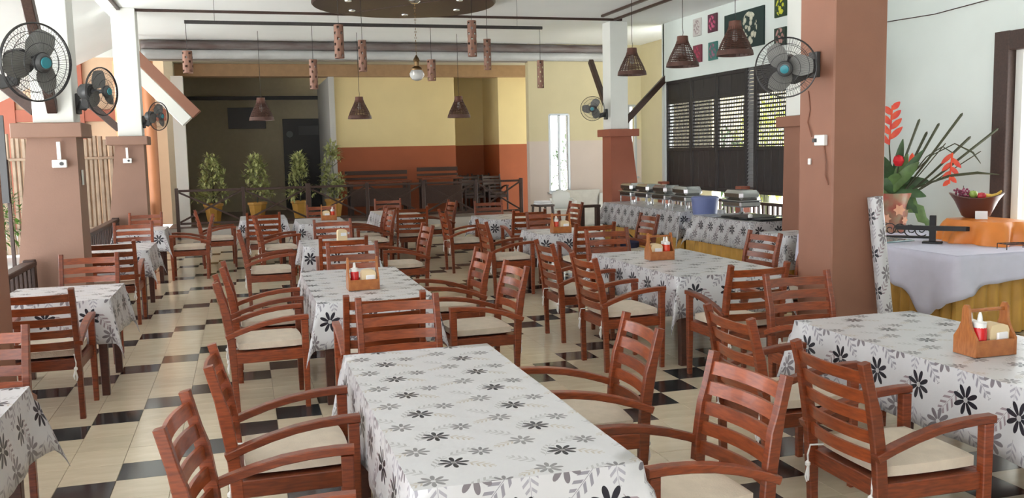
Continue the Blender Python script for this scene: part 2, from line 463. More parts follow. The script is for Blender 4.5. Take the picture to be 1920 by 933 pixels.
# porch behind: platform, walls
PZ = .24
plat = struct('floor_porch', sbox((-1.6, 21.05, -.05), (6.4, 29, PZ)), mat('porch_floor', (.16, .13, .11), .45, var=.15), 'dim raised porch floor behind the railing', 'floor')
ob('riser', sbox((-1.6, 21.0, -.05), (6.4, 21.05, PZ-.01)), CONC, plat)
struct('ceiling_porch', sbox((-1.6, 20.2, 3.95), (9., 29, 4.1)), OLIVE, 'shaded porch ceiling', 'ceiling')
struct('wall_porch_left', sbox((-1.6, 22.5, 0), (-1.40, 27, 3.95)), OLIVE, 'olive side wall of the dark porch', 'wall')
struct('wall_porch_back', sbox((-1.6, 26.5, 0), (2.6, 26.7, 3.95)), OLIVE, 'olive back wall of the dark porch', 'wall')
pw = struct('window_3', sbox((-.30, 26.44, 2.52), (.70, 26.5, 3.10)), DVOID, 'dark window opening high in the porch wall', 'window')
pd = struct('door_2', MB().box((1.65, 26.45, 1.5), (1.0, .08, 2.55), .005), DVOID, 'dark door at the back of the porch', 'door')
ob('sign', MB().box((1.85, 26.40, 2.45), (.55, .01, .26), .002), mat('dim_sign', (.06, .065, .07), .5), pd)
ob('sign_disc', MB().lathe([(.09, 0), (.09, .012)], 20, (1.33, 26.41, 2.35), Matrix.Rotation(PI/2, 3, 'X')), mat('dim_disc', (.10, .12, .13), .5), pd)
struct('trim_6', MB().bar((-1.4, 26.4, 3.35), (2.3, 26.4, 3.35), .08, .10), DVOID, 'dark pipe along the porch wall', 'trim')
# yellow wall at Y=23.2
yw = MB()
YW = 23.2
for x0, x1 in ((2.28, 5.33), (6.50, 7.6)):
    wbox(yw, (x0, YW, 0), (x1, YW+.2, 1.93), 1); wbox(yw, (x0, YW, 1.93), (x1, YW+.2, 3.66), 0)
wbox(yw, (5.33, YW+1.6, 0), (7.4, YW+1.8, 1.93), 1); wbox(yw, (5.33, YW+1.6, 1.93), (7.4, YW+1.8, 3.95), 0)
wbox(yw, (6.50, YW+.2, 0), (6.70, YW+1.6, 1.93), 1); wbox(yw, (6.50, YW+.2, 1.93), (6.70, YW+1.6, 3.95), 0)
wbox(yw, (5.13, YW+.2, 0), (5.33, YW+1.6, 1.93), 1); wbox(yw, (5.13, YW+.2, 1.93), (5.33, YW+1.6, 3.95), 0)
struct('wall_yellow', yw, [YEL, ORNG], 'yellow wall with an orange lower band behind the railing', 'wall')
struct('trim_7', sbox((-1.4, YW-.25, 3.66), (7.6, YW+.2, 3.95)), mat('ochre_beam', (.34, .21, .11), .6, var=.08), 'ochre lintel beam over the porch', 'trim')
struct('wall_porch_partition', sbox((2.14, YW-.15, 0), (2.28, 26.5, 3.66)), mat('grey_white_paint', (.5, .5, .48), .6), 'grey white partition edge beside the yellow wall', 'wall')
struct('wall_porch_column', sbox((-1.40, 21.5, 0), (-1.15, 21.75, 3.55)), WPAINT, 'slim white column at the end of the railing', 'wall')

# ------------------------------------------------------------------ pillars
def strut(name_p, root, a, b):
    ob('brace', MB().bar(a, b, .10, .10, .006), BROWN, root)
def capped_pillar(label, xi, yf, out, brace_y, m1):
    """inner vertical face at x=xi, outer face tapers; out = +1/-1 outward in x; yf front y"""
    r = thing('tapered_pillar', label, 'pillar', (xi+out*.25, yf+.25, 0), 0, 'tapered pillars of the dining hall')
    b = MB(); dz = 2.0
    xa, xt, xb = -out*.25, out*.18, out*.42
    lo = [(xa, -.25, 0), (xb, -.25, 0), (xb, .25, 0), (xa, .25, 0)]; hi = [(xa, -.21, dz), (xt, -.21, dz), (xt, .21, dz), (xa, .21, dz)]
    f = [(0, 1, 5, 4), (1, 2, 6, 5), (2, 3, 7, 6), (3, 0, 4, 7), (4, 5, 6, 7), (3, 2, 1, 0)]
    if out < 0: f = [q[::-1] for q in f]
    b.add(lo+hi, f); ob('base', b, m1, r)
    ob('cap', MB().box((-out*.01, 0, 2.06), (.62, .62, .14), .008), m1, r)
    ob('column', MB().box((-out*.06, 0, (2.13+CZ)/2), (.36, .38, CZ-2.13-.002), .006), WPAINT, r)
    y1 = .18*brace_y
    ob('brace', MB().bar((-out*.06, y1, 2.25), (-out*.06, y1+1.1*brace_y, 3.55), .09, .11, .006), BROWN, r)
    ob('brace', MB().bar((out*.12, 0, 2.25), (out*1.15, 0, 3.25), .09, .11, .006), BROWN, r)
    return r
P1 = capped_pillar('tapered pinkish pillar carrying a sideways fan, with a socket and conduit', -1.52, 9.66, -1, -1, TERRA_LIT)
P2 = capped_pillar('tapered pinkish pillar with one fan, beside the round orange posts', -1.50, 15.85, -1, 1, TERRA_LIT)
P3 = capped_pillar('tapered terracotta pillar at the far end of the buffet', 6.78, 16.25, 1, 1, TERRAD)
P4 = capped_pillar('tapered terracotta pillar with a white card, behind the big square pillar', 6.78, 10.0, 1, -1, TERRA)
def outlet(root, x, y, z, conduit, rz=0):
    o = ob('socket_box', MB().box((x, y-.02, z), (.13, .04, .075), .006), WHITE, root)
    ob('socket', MB().lathe([(.018, 0), (.018, .012)], 14, (x+.02, y-.038, z), Matrix.Rotation(PI/2, 3, 'X')), GREYM, o)
    if conduit: ob('conduit', MB().bar((x-.0, y-.012, z+.04), (x, y-.012, z+.21), .035, .02, .003), WHITE, root)
outlet(P1, .10, -.25, 1.74, True)
outlet(P2, .0, -.25, 1.74, True)
ob('switch_plate', MB().box((.26, -.05, 1.60), (.012, .07, .15), .003), WHITE, P1)
ob('card', MB().box((-.02, -.235, 1.80), (.13, .004, .13), .001), PAPER, P4)
def square_pillar(label, x0, x1, y0, y1):
    r = thing('square_pillar', label, 'pillar', ((x0+x1)/2, (y0+y1)/2, 0), 0)
    ob('shaft', MB().box((0, 0, CZ/2), (x1-x0, y1-y0, CZ-.004), .012), TERRA, r)
    return r
SP = square_pillar('massive square terracotta pillar with a fan and a rolled cloth', 4.457, 4.945, 6.20, 6.66)
SPL = square_pillar('square terracotta pillar carrying a fan beside the balustrade', -1.92, -1.44, 5.9, 6.36)
ob('socket_box', MB().box((-.265, -.10, 1.80), (.04, .13, .085), .006), WHITE, SP)
ob('plug', MB().box((-.295, -.06, 1.80), (.03, .03, .03), .004), GREYM, SP)
ob('light_switch', MB().box((-.255, .06, 1.63), (.02, .03, .05), .004), WHITE, SP)
ob('cable', MB().tube([(-.25, .10, 2.2), (-.252, .07, 2.05), (-.252, .10, 1.95), (-.26, .03, 1.83)], .005, 5).tube([(-.25, -.12, 1.76), (-.26, -.16, 1.62), (-.255, -.15, 1.52), (-.26, -.2, 1.45)], .006, 5), mat('brown_cable', (.25, .10, .06), .5), SP)

# ------------------------------------------------------------------ CHAIR
CH_GROUP = 'slat-back wooden armchairs of the dining hall'
def rect(a, b, c=.004):
    return [(-a+c, -b), (a-c, -b), (a, -b+c), (a, b-c), (a-c, b), (-a+c, b), (-a, b-c), (-a, -b+c)]
def back_y(z):
    pts = [(0, -.235), (.2, -.24), (.42, -.248), (.55, -.258), (.70, -.280), (.92, -.335)]
    for (z0, y0), (z1, y1) in zip(pts, pts[1:]):
        if z <= z1: return y0+(y1-y0)*(z-z0)/(z1-z0)
    return -.335
chair = thing('armchair', '', 'chair', (0, 0, 0), 0, CH_GROUP)
zs = [0, .12, .24, .36, .46, .55, .63, .71, .78, .85, .92]
for s in (-1, 1):
    m = MB(); m.sweep([(s*.235, back_y(z), z) for z in zs], [rect(.0185, .020 + (.006 if .3 < z < .75 else 0)) for z in zs], Vector((1, 0, 0)))
    ob('back_post', m, WOOD, chair)
    ob('front_leg', MB().sweep([(s*.245, .245, 0), (s*.245, .245, .3), (s*.245, .245, .625)], [rect(.017, .017), rect(.021, .022), rect(.022, .024)], Vector((1, 0, 0))), WOOD, chair)
    arm = [(-.285, .535), (-.20, .568), (-.10, .600), (0, .624), (.10, .638), (.20, .645), (.272, .645)]
    ob('armrest', MB().sweep([(s*.250, y, z) for y, z in arm], rect(.0245, .0165), Vector((1, 0, 0))), WOOD, chair)
for i in range(5):
    zc = .855 - i*.083; m = MB(); sec = []; pts = []
    vs = []; fs = []; n = 9; hh = .0265
    for k in range(n):
        x = -.222 + .444*k/(n-1); bow = -.030*(1-(x/.222)**2)
        for dz, dy in ((-hh, .007), (-hh, -.007), (hh, -.007), (hh, .007)):
            vs.append((x, back_y(zc+dz)+bow+dy, zc+dz))
    for k in range(n-1):
        for j in range(4):
            fs.append((k*4+j, k*4+(j+1) % 4, (k+1)*4+(j+1) % 4, (k+1)*4+j))
    fs += [(3, 2, 1, 0), tuple(range((n-1)*4, n*4))]
    m.add(vs, fs); ob('slat', m, WOODS, chair)
sf = MB()
sf.box((0, .248, .385), (.45, .026, .075)).box((0, -.232, .385), (.44, .026, .075))
for s in (-1, 1): sf.box((s*.238, .0, .385), (.026, .47, .075))
sf.box((0, 0, .415), (.46, .48, .014))
ob('seat_frame', sf, WOOD, chair)
cu = MB(); n = 10; vs = []; fs = []
def cushp(u, v, s):
    x, y = u*.222, v*.225
    e = max(0, 1-abs(u)**5)*max(0, 1-abs(v)**5)
    rr = 1 - .05*(u*u)*(v*v)
    return (x*rr, y*rr+.008, .459 + s*(.021+.016*e**.4))
for s in (1, -1):
    for i in range(n+1):
        for j in range(n+1): vs.append(cushp(-1+2*i/n, -1+2*j/n, s))
N = (n+1)**2
for i in range(n):
    for j in range(n):
        a = i*(n+1)+j; q = (a, a+n+1, a+n+2, a+1); fs.append(q); fs.append(tuple(N+k for k in q[::-1]))
bd = [i*(n+1) for i in range(n+1)] + [n*(n+1)+j for j in range(1, n+1)] + [i*(n+1)+n for i in range(n-1, -1, -1)] + [j for j in range(n-1, 0, -1)]
for k in range(len(bd)):
    a, b = bd[k], bd[(k+1) % len(bd)]; fs.append((b, a, a+N, b+N))
cu.add(vs, fs); cu.v = [tuple(q) for q in cu.v]
cushion = ob('cushion', cu, CUSH, chair)
for s in (-1, 1):
    m = MB().tube([(s*.20, -.21, .446), (s*.215, -.268, .445), (s*.222, -.275, .40), (s*.215, -.275, .34)], .0045, 5)
    m.lathe([(.002, -.016), (.012, -.006), (.012, .006), (.002, .016)], 7, (s*.218, -.278, .36))
    m.tube([(s*.215, -.277, .35), (s*.225, -.282, .30), (s*.22, -.28, .275)], [.006, .007, .003], 5).tube([(s*.215, -.277, .35), (s*.205, -.284, .31), (s*.208, -.28, .285)], [.006, .007, .003], 5)
    ob('tie', m, STRING, cushion)

FACE = {'+Y': 0., '-Y': PI, '+X': -PI/2, '-X': PI/2}
used = [False]
def put_chair(x, y, face, label, da=0.):
    """x,y: middle between the two back-post tops"""
    a = FACE[face] + rad(da)
    d = Vector((-math.sin(a), math.cos(a), 0))
    loc = Vector((x, y, 0)) + d*.335
    if not used[0]:
        used[0] = True; chair.location = loc; chair.rotation_euler = (0, 0, a); chair['label'] = label; return chair
    return dup(chair, label, loc, a)
for args in (
    (-.27, 3.27, '+X', 'armchair turned slightly askew, aisle side of the bare central table', -6),
    (-.175, 4.12, '+X', 'armchair square to the bare central table, on its aisle side'),
    (1.88, 4.13, '-X', 'orange-lit armchair on the wall side of the bare central table, far corner', -4),
    (1.885, 3.14, '-X', 'armchair with sunlit middle slats, wall side of the bare central table', 5),
    (.857, 5.42, '-Y', 'armchair at the end of the bare central table, back to another chair', 1),
    (.80, 5.53, '+Y', 'armchair back to back with the bare table\'s end chair, facing the caddy', 0),
    (-.22, 6.72, '+X', 'aisle-side armchair at the central long caddy table, by its bare-table end', 2),
    (-.19, 7.60, '+X', 'second aisle-side armchair at the central long caddy table', 0),
    (1.97, 6.62, '-X', 'wall-side armchair at the central long caddy table, by its bare-table end', 3),
    (1.985, 7.67, '-X', 'orange-lit second wall-side armchair at the central long caddy table', 0),
    (.99, 8.93, '-Y', 'armchair at the end of the central long caddy table facing the caddy', 1),
    (.975, 9.56, '+Y', 'armchair facing the small table that has only a napkin box', -2),
    (-.075, 10.9, '+X', 'aisle-side armchair at the small table with the napkin box'),
    (2.10, 10.73, '-X', 'wall-side armchair at the small table with the napkin box', 3),
    (1.11, 12.24, '-Y', 'armchair behind the small table with the napkin box'),
    (.13, 13.5, '+X', 'aisle-side armchair at the caddy table before the potted shrubs', 4),
    (2.18, 13.98, '-X', 'wall-side armchair at the caddy table before the potted shrubs, bare-table corner', 4),
    (2.20, 14.62, '-X', 'wall-side armchair at the caddy table before the potted shrubs, railing corner', -3),
    (1.27, 15.95, '-Y', 'armchair between the railing and the caddy table before the shrubs'),
    (2.56, 14.32, '+Y', 'dark-lit armchair facing the bare table below the yellow wall'),
    (2.60, 17.15, '-Y', 'armchair on the railing side of the bare table below the yellow wall', -6),
    (3.55, 15.8, '-X', 'armchair at the side of the bare table below the yellow wall', 5),
    (2.80, 13.2, '+X', 'armchair on the aisle side of the bare table near the dark recess'),
    (4.05, 15.25, '-Y', 'armchair on the railing side of the bare table near the dark recess', -4),
    (3.94, 12.53, '+Y', 'armchair facing the bare table near the dark recess'),
    (3.98, 12.03, '-Y', 'armchair facing the small caddy table, back to the one behind it'),
    (5.20, 13.97, '-X', 'lone armchair before the narrow window wall and white plastic chair', 4),
    (2.80, 10.9, '+X', 'aisle-side armchair at the small caddy table'),
    (3.90, 9.86, '+Y', 'armchair facing the small caddy table from the buffet-side long table', 0),
    (3.72, 9.09, '-Y', 'armchair at the railing end of the long table beside the buffet', 2),
    (2.665, 8.05, '+X', 'armchair on the aisle side of the long buffet-side table, farther from the square pillar', 0),
    (2.60, 6.86, '+X', 'armchair on the aisle side of the long buffet-side table, nearer the bare table', 2),
    (5.04, 10.83, '-X', 'armchair holding a navy bag before the floral buffet tables', 3),
    (4.93, 7.92, '-X', 'armchair between the long buffet-side table and the gold-skirted buffet', 6),
    (4.93, 7.02, '-X', 'armchair half behind the big square pillar, at the buffet-side table', 0),
    (3.56, 5.79, '+Y', 'dark-lit armchair backing onto the chair by the square pillar', 2),
    (3.54, 5.30, '-Y', 'armchair at the end of the long table beside the big square pillar', 0),
    (2.385, 4.18, '+X', 'armchair on the aisle side of the square-pillar table, by its end chair', -2),
    (2.29, 3.20, '+X', 'armchair with long cushion ties, aisle side of the square-pillar table', -1),
    (4.62, 4.12, '-X', 'armchair between the gold table skirt and the square-pillar table', 0),
    (-1.37, 5.27, '-Y', 'armchair beside the square pillar that carries a fan, backing the balustrade chair'),
    (-1.375, 6.65, '+Y', 'armchair showing its cushion tie, at the table before the sideways-fan pillar', -1),
    (-1.38, 9.05, '-Y', 'armchair standing right against the sideways-fan pillar base'),
    (-1.37, 10.32, '+Y', 'armchair just beyond the sideways-fan pillar, facing the table with flipped cloth'),
    (-1.45, 13.28, '-Y', 'armchair with closed dark slats between the two balustrade tables', 1),
    (-1.50, 15.48, '-Y', 'armchair in front of the one-fan pillar'),
    (-.45, 14.22, '-X', 'aisle-side armchair at the table by the one-fan pillar'),
    (-.76, 15.5, '+X', 'aisle-side armchair at the bare table before the ochre pots', 4),
    (.275, 14.3, '+Y', 'armchair backing the aisle at the bare table before the ochre pots'),
):
    put_chair(*args)

# ------------------------------------------------------------------ TABLES with cloths
def table(label, x0, x1, y0, y1, H=.735):
    cx, cy = (x0+x1)/2, (y0+y1)/2; hx, hy = (x1-x0)/2, (y1-y0)/2
    r = thing('dining_table', label, 'table', (cx, cy, 0), 0, 'wooden dining tables under cloths')
    ob('table_top', MB().box((0, 0, H-.018), (2*hx-.01, 2*hy-.01, .036), .004), DWOOD, r)
    a = MB()
    for s in (-1, 1):
        a.box((s*(hx-.07), 0, H-.075), (.022, 2*hy-.14, .075)); a.box((0, s*(hy-.07), H-.075), (2*hx-.14, .022, .075))
    ob('apron', a, DWOOD, r)
    for sx in (-1, 1):
        for sy in (-1, 1):
            ob('leg', MB().sweep([(sx*(hx-.07), sy*(hy-.07), 0), (sx*(hx-.07), sy*(hy-.07), H-.036)], [rect(.027, .027), rect(.034, .034)], Vector((1, 0, 0))), DWOOD, r)
    return r
def tablecloth(label, x0, x1, y0, y1, hang, seed, H=.738, name='tablecloth', group='daisy-print tablecloths', phase=(0, 0), hangs=None, mats=None):
    """hangs: (x-,x+,y-,y+) overhang each side"""
    rr = random.Random(seed)
    hg = hangs or (hang,)*4
    cx, cy = (x0+x1)/2, (y0+y1)/2; hx, hy = (x1-x0)/2+.004, (y1-y0)/2+.004
    ph = [rr.uniform(0, 6) for _ in range(8)]
    def samples(h, a, b):
        s = [-h-a*k/5 for k in range(5, 0, -1)]
        nn = max(8, int(2*h/.08)); s += [-h+2*h*k/nn for k in range(nn+1)]
        return s + [h+b*k/5 for k in range(1, 6)]
    us, vs_ = samples(hx, hg[0], hg[1]), samples(hy, hg[2], hg[3])
    def pos(u, v):
        du = max(0, abs(u)-hx); dv = max(0, abs(v)-hy)
        su, sv = (1 if u > 0 else -1), (1 if v > 0 else -1)
        bx, by = max(-hx, min(hx, u)), max(-hy, min(hy, v))
        if du == 0 and dv == 0:
            return (bx, by, H + .0012*math.sin(9*u+ph[0])*math.sin(7*v+ph[1]))
        d = math.hypot(du, dv)
        if dv == 0 or du == 0:
            t = v if dv == 0 else u
            lim = hy if dv == 0 else hx
            edge = max(0, 1-abs(abs(t)-lim)/.30)
            wv = (.010+.010*math.sin(t*11+ph[2]+su)+.007*math.sin(t*23+ph[3]))*d/.33 + .004
            wv += .035*edge*edge*d/.33
            z = H - d*.985
            return (bx+su*wv, by, z) if dv == 0 else (bx, by+sv*wv, z)
        phi = math.atan2(dv, du); s2 = math.sin(2*phi)
        o = .022*d/.33 + .004+ .030*d/.33
        k = d*(.11+.06*math.sin(ph[4]+su*2+sv*3))*s2
        ox = su*(math.cos(phi)**.5*o + k*.75); oy = sv*(math.sin(phi)**.5*o + k*.75)
        return (bx+ox, by+oy, H - d*(.985-.04*s2))
    m = MB(); nu, nv = len(us), len(vs_); uv = []
    pts = [pos(u, v) for u in us for v in vs_]
    fs = []; mi = []
    for i in range(nu-1):
        for j in range(nv-1):
            fs.append((i*nv+j, (i+1)*nv+j, (i+1)*nv+j+1, i*nv+j+1))
            top = abs((us[i]+us[i+1])/2) < hx and abs((vs_[j]+vs_[j+1])/2) < hy
            mi.append(0 if top else 1)
    m.v = pts; m.f = fs; m.m = mi
    me = m.mesh(name, mats or [CLOTH_T, CLOTH_B])
    uvl = me.uv_layers.new(name='UVMap')
    for p in me.polygons:
        for li in p.loop_indices:
            vi = me.loops[li].vertex_index
            u, v = us[vi//nv], vs_[vi % nv]
            if p.material_index == 0: uvl.data[li].uv = (u+phase[0], v+phase[1])
            else:
                c_ = [(us[me.loops[q].vertex_index//nv], vs_[me.loops[q].vertex_index % nv]) for q in p.loop_indices]
                mu = sum(q[0] for q in c_)/len(c_); mv = sum(q[1] for q in c_)/len(c_)
                du, dv = abs(mu)-hx, abs(mv)-hy
                # printed border: one row of blossoms runs along every edge
                uvl.data[li].uv = (v+.07, abs(u)-hx-.13) if du >= dv else (u+.04, abs(v)-hy-.13)
    me.set_sharp_from_angle(angle=rad(80))
    o = link(name, me, loc=(cx, cy, 0))
    sm = o.modifiers.new('thick', 'SOLIDIFY'); sm.thickness = .0018; sm.offset = 1
    return tag(o, label, 'tablecloth', group)
def dine(key, lab, x0, x1, y0, y1, seed, hang=.32, ph=(0, 0)):
    table('dark wooden table under the cloth of ' + lab, x0, x1, y0, y1)
    tablecloth('daisy-print cloth on ' + lab, x0, x1, y0, y1, hang, seed, phase=ph)
dine('A', 'the bare central table', .46, 1.22, 2.70, 4.70, 1, .33, (.21, -.105))
dine('B', 'the central long caddy table', .46, 1.29, 6.42, 8.28, 2)
dine('C', 'the small table that has only a napkin box', .63, 1.42, 10.45, 11.38, 3, .30)
dine('C2', 'the caddy table before the potted shrubs', .79, 1.50, 13.95, 15.22, 4, .30)
dine('D', 'the long table beside the big square pillar', 3.09, 3.91, 2.68, 4.63, 5, .33, (.1, .05))
dine('E', 'the long table beside the buffet', 3.30, 4.26, 6.56, 8.42, 6, .33)
dine('F', 'the small caddy table near the narrow window', 3.46, 4.26, 10.56, 11.34, 7, .30)
dine('H', 'the bare table near the dark recess', 3.52, 4.36, 13.22, 14.3, 8, .30)
dine('G', 'the bare table below the yellow wall', 2.18, 2.86, 15.15, 16.45, 9, .28)
dine('K', 'the bare table before the ochre pots', -.06, .66, 15.25, 16.45, 10, .28)
dine('L0', 'the bare table beside the balustrade and fan pillar', -1.80, -1.0, 3.6, 4.60, 11, .33, (.05, .1))
dine('L1', 'the bare table before the sideways-fan pillar', -1.80, -1.0, 7.30, 8.2, 12, .33)
dine('L2', 'the table beyond the sideways-fan pillar with flipped corner', -1.84, -1.07, 11.0, 12.05, 13, .30)
dine('L3', 'the table by the one-fan pillar', -1.79, -1.12, 13.95, 14.78, 14, .30)

# ------------------------------------------------------------------ condiments
def bottle_into(root, x, y, m_, name='squeeze_bottle'):
    b = ob(name, MB().lathe([(.026, 0), (.029, .006), (.029, .095), (.024, .108)], 16), m_, root, loc=(x, y, .010))
    ob('nozzle_cap', MB().lathe([(.026, .106), (.027, .122), (.011, .128), (.008, .150), (.005, .160)], 14), WHITE, b)
    return b
Z_T = .7425
def caddy(label, x, y, rz, red, nb=1, ord=1, z=Z_T):
    r = thing('condiment_caddy', label, 'caddy', (x, y, z), rz, 'wooden condiment caddies')
    L, D = .115, .075
    ob('bottom', MB().box((0, 0, .005), (2*L, 2*D, .010), .002), CADDY, r)
    for s in (-1, 1):
        ob('side_board', MB().box((0, s*(D-.006), .042), (2*L-.02, .012, .075), .002), CADDY, r)
        poly = [(-D, 0), (D, 0), (D, .085), (.045, .125), (.026, .165), (.022, .225), (.010, .245), (-.010, .245), (-.022, .225), (-.026, .165), (-.045, .125), (-D, .085)]
        M = Matrix(((0, 0, 1), (1, 0, 0), (0, 1, 0)))
        ob('end_board', MB().prism(poly, -.007, .007, M, (s*(L-.004), 0, 0)), CADDY, r)
    ob('handle', MB().tube([(-L, 0, .215), (L, 0, .215)], .009, 8), CADDY, r)
    return r
def condiments(x, y, rz, lab, red, flip=1, two=False, box=True):
    c, s = math.cos(rz), math.sin(rz)
    def w_(a, b): return (x+a*c-b*s, y+a*s+b*c)
    caddy('wooden condiment caddy standing on ' + lab, x, y, rz, red)
    spots = [(-.06*flip, -.03 if two else 0)] + ([(-.062*flip, .032)] if two else [])
    for k, (a, b) in enumerate(spots):
        px, py = w_(a, b)
        t = thing('sauce_bottle', ('red' if k == 0 else 'second red') + ' sauce bottle in caddy on ' + lab, 'bottle', (px, py, Z_T+.0105), 0, 'sauce bottles in the caddies')
        b1 = ob('body', MB().lathe([(.0, 0), (.029, 0), (.032, .006), (.032, .120), (.026, .134)], 16), red, t)
        ob('nozzle_cap', MB().lathe([(.029, .126), (.031, .152), (.013, .158), (.010, .185), (.005, .200), (0, .200)], 14), WHITE, t)
    if box:
        px, py = w_(.042*flip, -.005)
        t = thing('napkin_box', 'cream napkin box in caddy on ' + lab, 'napkin holder', (px, py, Z_T+.0105), rz, 'napkin boxes in the caddies')
        napkin(t)
def napkin(t, m_=None):
    poly = [(-.056, 0), (.056, 0), (.056, .110), (.046, .130), (.02, .138), (-.02, .138), (-.046, .130), (-.056, .110)]
    M = Matrix(((1, 0, 0), (0, 0, -1), (0, 1, 0)))
    ob('shell', MB().prism(poly, -.042, .042, M), CREAM, t)
    ob('napkin', MB().box((.012, -.046, .080), (.07, .014, .038), .004, Matrix.Rotation(.15, 3, 'Z')), PAPER, t)
condiments(.845, 6.985, .02, 'the central long caddy table', RED)
condiments(3.425, 3.545, -.02, 'the long table beside the big square pillar', RED, two=True)
condiments(3.66, 7.66, -.05, 'the long table beside the buffet', REDO, -1, True)
condiments(3.77, 10.70, -.05, 'the small caddy table near the narrow window', REDO)
condiments(1.275, 14.60, 0, 'the caddy table before the potted shrubs', REDO, -1)
t = thing('napkin_box', 'cream napkin box standing alone on the small central table', 'napkin holder', (1.11, 11.05, Z_T-.003), .1); napkin(t)
# navy bag on the chair by the buffet
bag = thing('bag', 'navy bag lying on the armchair seat before the buffet', 'bag', (4.70, 10.83, .475), .3)
m = MB()
m.lathe([(.0, 0), (.15, .0), (.19, .03), (.19, .09), (.15, .13), (.0, .15)], 16); m.v = [(a, b*.8, c) for a, b, c in m.v]
ob('body', m, NAVY, bag)
ob('strap', MB().tube([(-.14, 0, .12), (-.08, .02, .20), (.06, .02, .20), (.14, 0, .12)], .01, 6), BLACK, bag)

# ------------------------------------------------------------------ buffet tables
def skirt_mesh(x0, x1, y0, y1, zt, amp=.024, wl=.135):
    per = []
    for a, b in (((x0, y0), (x1, y0)), ((x1, y0), (x1, y1)), ((x1, y1), (x0, y1)), ((x0, y1), (x0, y0))):
        L = math.hypot(b[0]-a[0], b[1]-a[1]); n = max(6, int(L/wl*8)); nx, ny = (b[1]-a[1])/L, -(b[0]-a[0])/L
        for k in range(n):
            t = k/n; o = math.sin(t*L/wl*2*PI)
            o = math.copysign(abs(o)**.7, o)*amp*min(1, t*L/.05, (1-t)*L/.05)
            per.append((a[0]+(b[0]-a[0])*t, a[1]+(b[1]-a[1])*t, nx*o, ny*o))
    m = MB(); n = len(per); vs = []; fs = []
    zs_ = [zt, zt*.75, zt*.4, .012]
    for k, z in enumerate(zs_):
        f = (.35, .7, .95, 1.1)[k]
        vs += [(p[0]+p[2]*f, p[1]+p[3]*f, z) for p in per]
    for k in range(len(zs_)-1):
        for j in range(n): fs.append((k*n+j, (k+1)*n+j, (k+1)*n+(j+1) % n, k*n+(j+1) % n))
    m.add(vs, fs); return m
def buffet(label, clabel, x0, x1, y0, y1, zt, hang, seed):
    cx, cy = (x0+x1)/2, (y0+y1)/2; hx, hy = (x1-x0)/2, (y1-y0)/2
    r = thing('buffet_table', label, 'table', (cx, cy, 0), 0, 'gold-skirted buffet tables')
    ob('table_top', MB().box((0, 0, zt-.018), (2*hx-.01, 2*hy-.01, .034), .003), DWOOD, r)
    for sx in (-1, 1):
        for sy in (-1, 1): ob('leg', MB().box((sx*(hx-.08), sy*(hy-.08), (zt-.035)/2), (.05, .05, zt-.035), .003), BLACK, r)
    ob('skirt', skirt_mesh(-hx+.02, hx-.02, -hy+.02, hy-.02, zt-.04), GOLD, r)
    if clabel: tablecloth(clabel, x0, x1, y0, y1, hang, seed, H=zt+.003, name='table_overlay', group='daisy-print buffet overlays')
    return r
buffet('long buffet table carrying four chafing dishes', 'daisy-print overlay on the buffet table with four chafing dishes', 6.56, 7.36, 12.98, 16.15, .75, .42, 21)
buffet('buffet table carrying black trays and one chafing dish', 'daisy-print overlay on the buffet table with the black trays', 6.42, 7.36, 10.68, 12.30, .75, .38, 22)
buffet('low gold-skirted stand under the blue bin', 'daisy-print overlay on the low stand under the blue bin', 6.58, 7.2, 12.40, 12.88, .60, .12, 23)
buffet('short buffet table behind the big square pillar', 'daisy-print overlay hanging long on the short buffet table', 5.98, 6.48, 9.16, 9.72, .72, .40, 24)
def chafing(label, x, y, z, rz):
    r = thing('chafing_dish', label, 'chafing dish', (x, y, z), rz, 'steel chafing dishes on the buffet')
    for sx in (-1, 1):
        for sy in (-1, 1): ob('leg', MB().bar((sx*.23, sy*.15, 0), (sx*.23, sy*.15, .16), .02, .02), STEEL, r)
    ob('water_pan', MB().box((0, 0, .17), (.50, .34, .09), .02), STEEL, r)
    ob('rim', MB().box((0, 0, .218), (.54, .37, .014), .006), STEEL, r)
    l_ = ob('lid', MB().box((0, 0, .297), (.50, .33, .145), .045), STEEL, r)
    ob('handle', MB().tube([(-.08, -.165, .29), (-.08, -.20, .30), (.08, -.20, .30), (.08, -.165, .29)], .008, 6), STEEL, l_)
    ob('burner', MB().lathe([(0, 0), (.04, 0), (.04, .05), (0, .05)], 12), STEEL, r)
for k, (y, lb) in enumerate(((15.65, 'chafing dish at the tapered-pillar end of the buffet'), (14.95, 'second chafing dish from the terracotta tapered pillar'), (14.25, 'third chafing dish from the terracotta tapered pillar'), (13.5, 'chafing dish next to the blue bin on the long buffet'))):
    chafing(lb, 6.95, y, .757, PI/2)
chafing('chafing dish beside the black trays and the blue bin', 6.98, 11.85, .757, PI/2)
t = thing('bin', 'blue plastic bin with a lid between two buffet tables', 'bin', (6.80, 12.62, .606), 0)
ob('body', MB().lathe([(0, 0), (.17, 0), (.205, .34), (.205, .35), (.19, .35), (.165, .02), (0, .02)], 28), BLUEB, t)
ob('lid', MB().lathe([(0, .352), (.215, .352), (.215, .375), (.19, .40), (0, .40)], 28), BLUEB, t)
t = thing('tray', 'large flat black tray on the buffet', 'tray', (6.80, 11.26, .757), .1)
ob('plate', MB().box((0, 0, .02), (.62, .62, .03), .012), BLACK, t)
ob('knob', MB().lathe([(0, 0), (.03, 0), (.035, .03), (.02, .05), (0, .05)], 14, (-.24, -.28, .036)), WHITE, t)
ob('handle', MB().tube([(-.32, -.12, .03), (-.37, -.1, .035), (-.37, .1, .035), (-.32, .12, .03)], .009, 6), BLACK, t)
t = thing('tray', 'black serving plank with clear cover at the buffet end', 'tray', (6.86, 10.80, .757), 0)
ob('plate', MB().box((0, 0, .015), (.56, .22, .024), .008), BLACK, t)
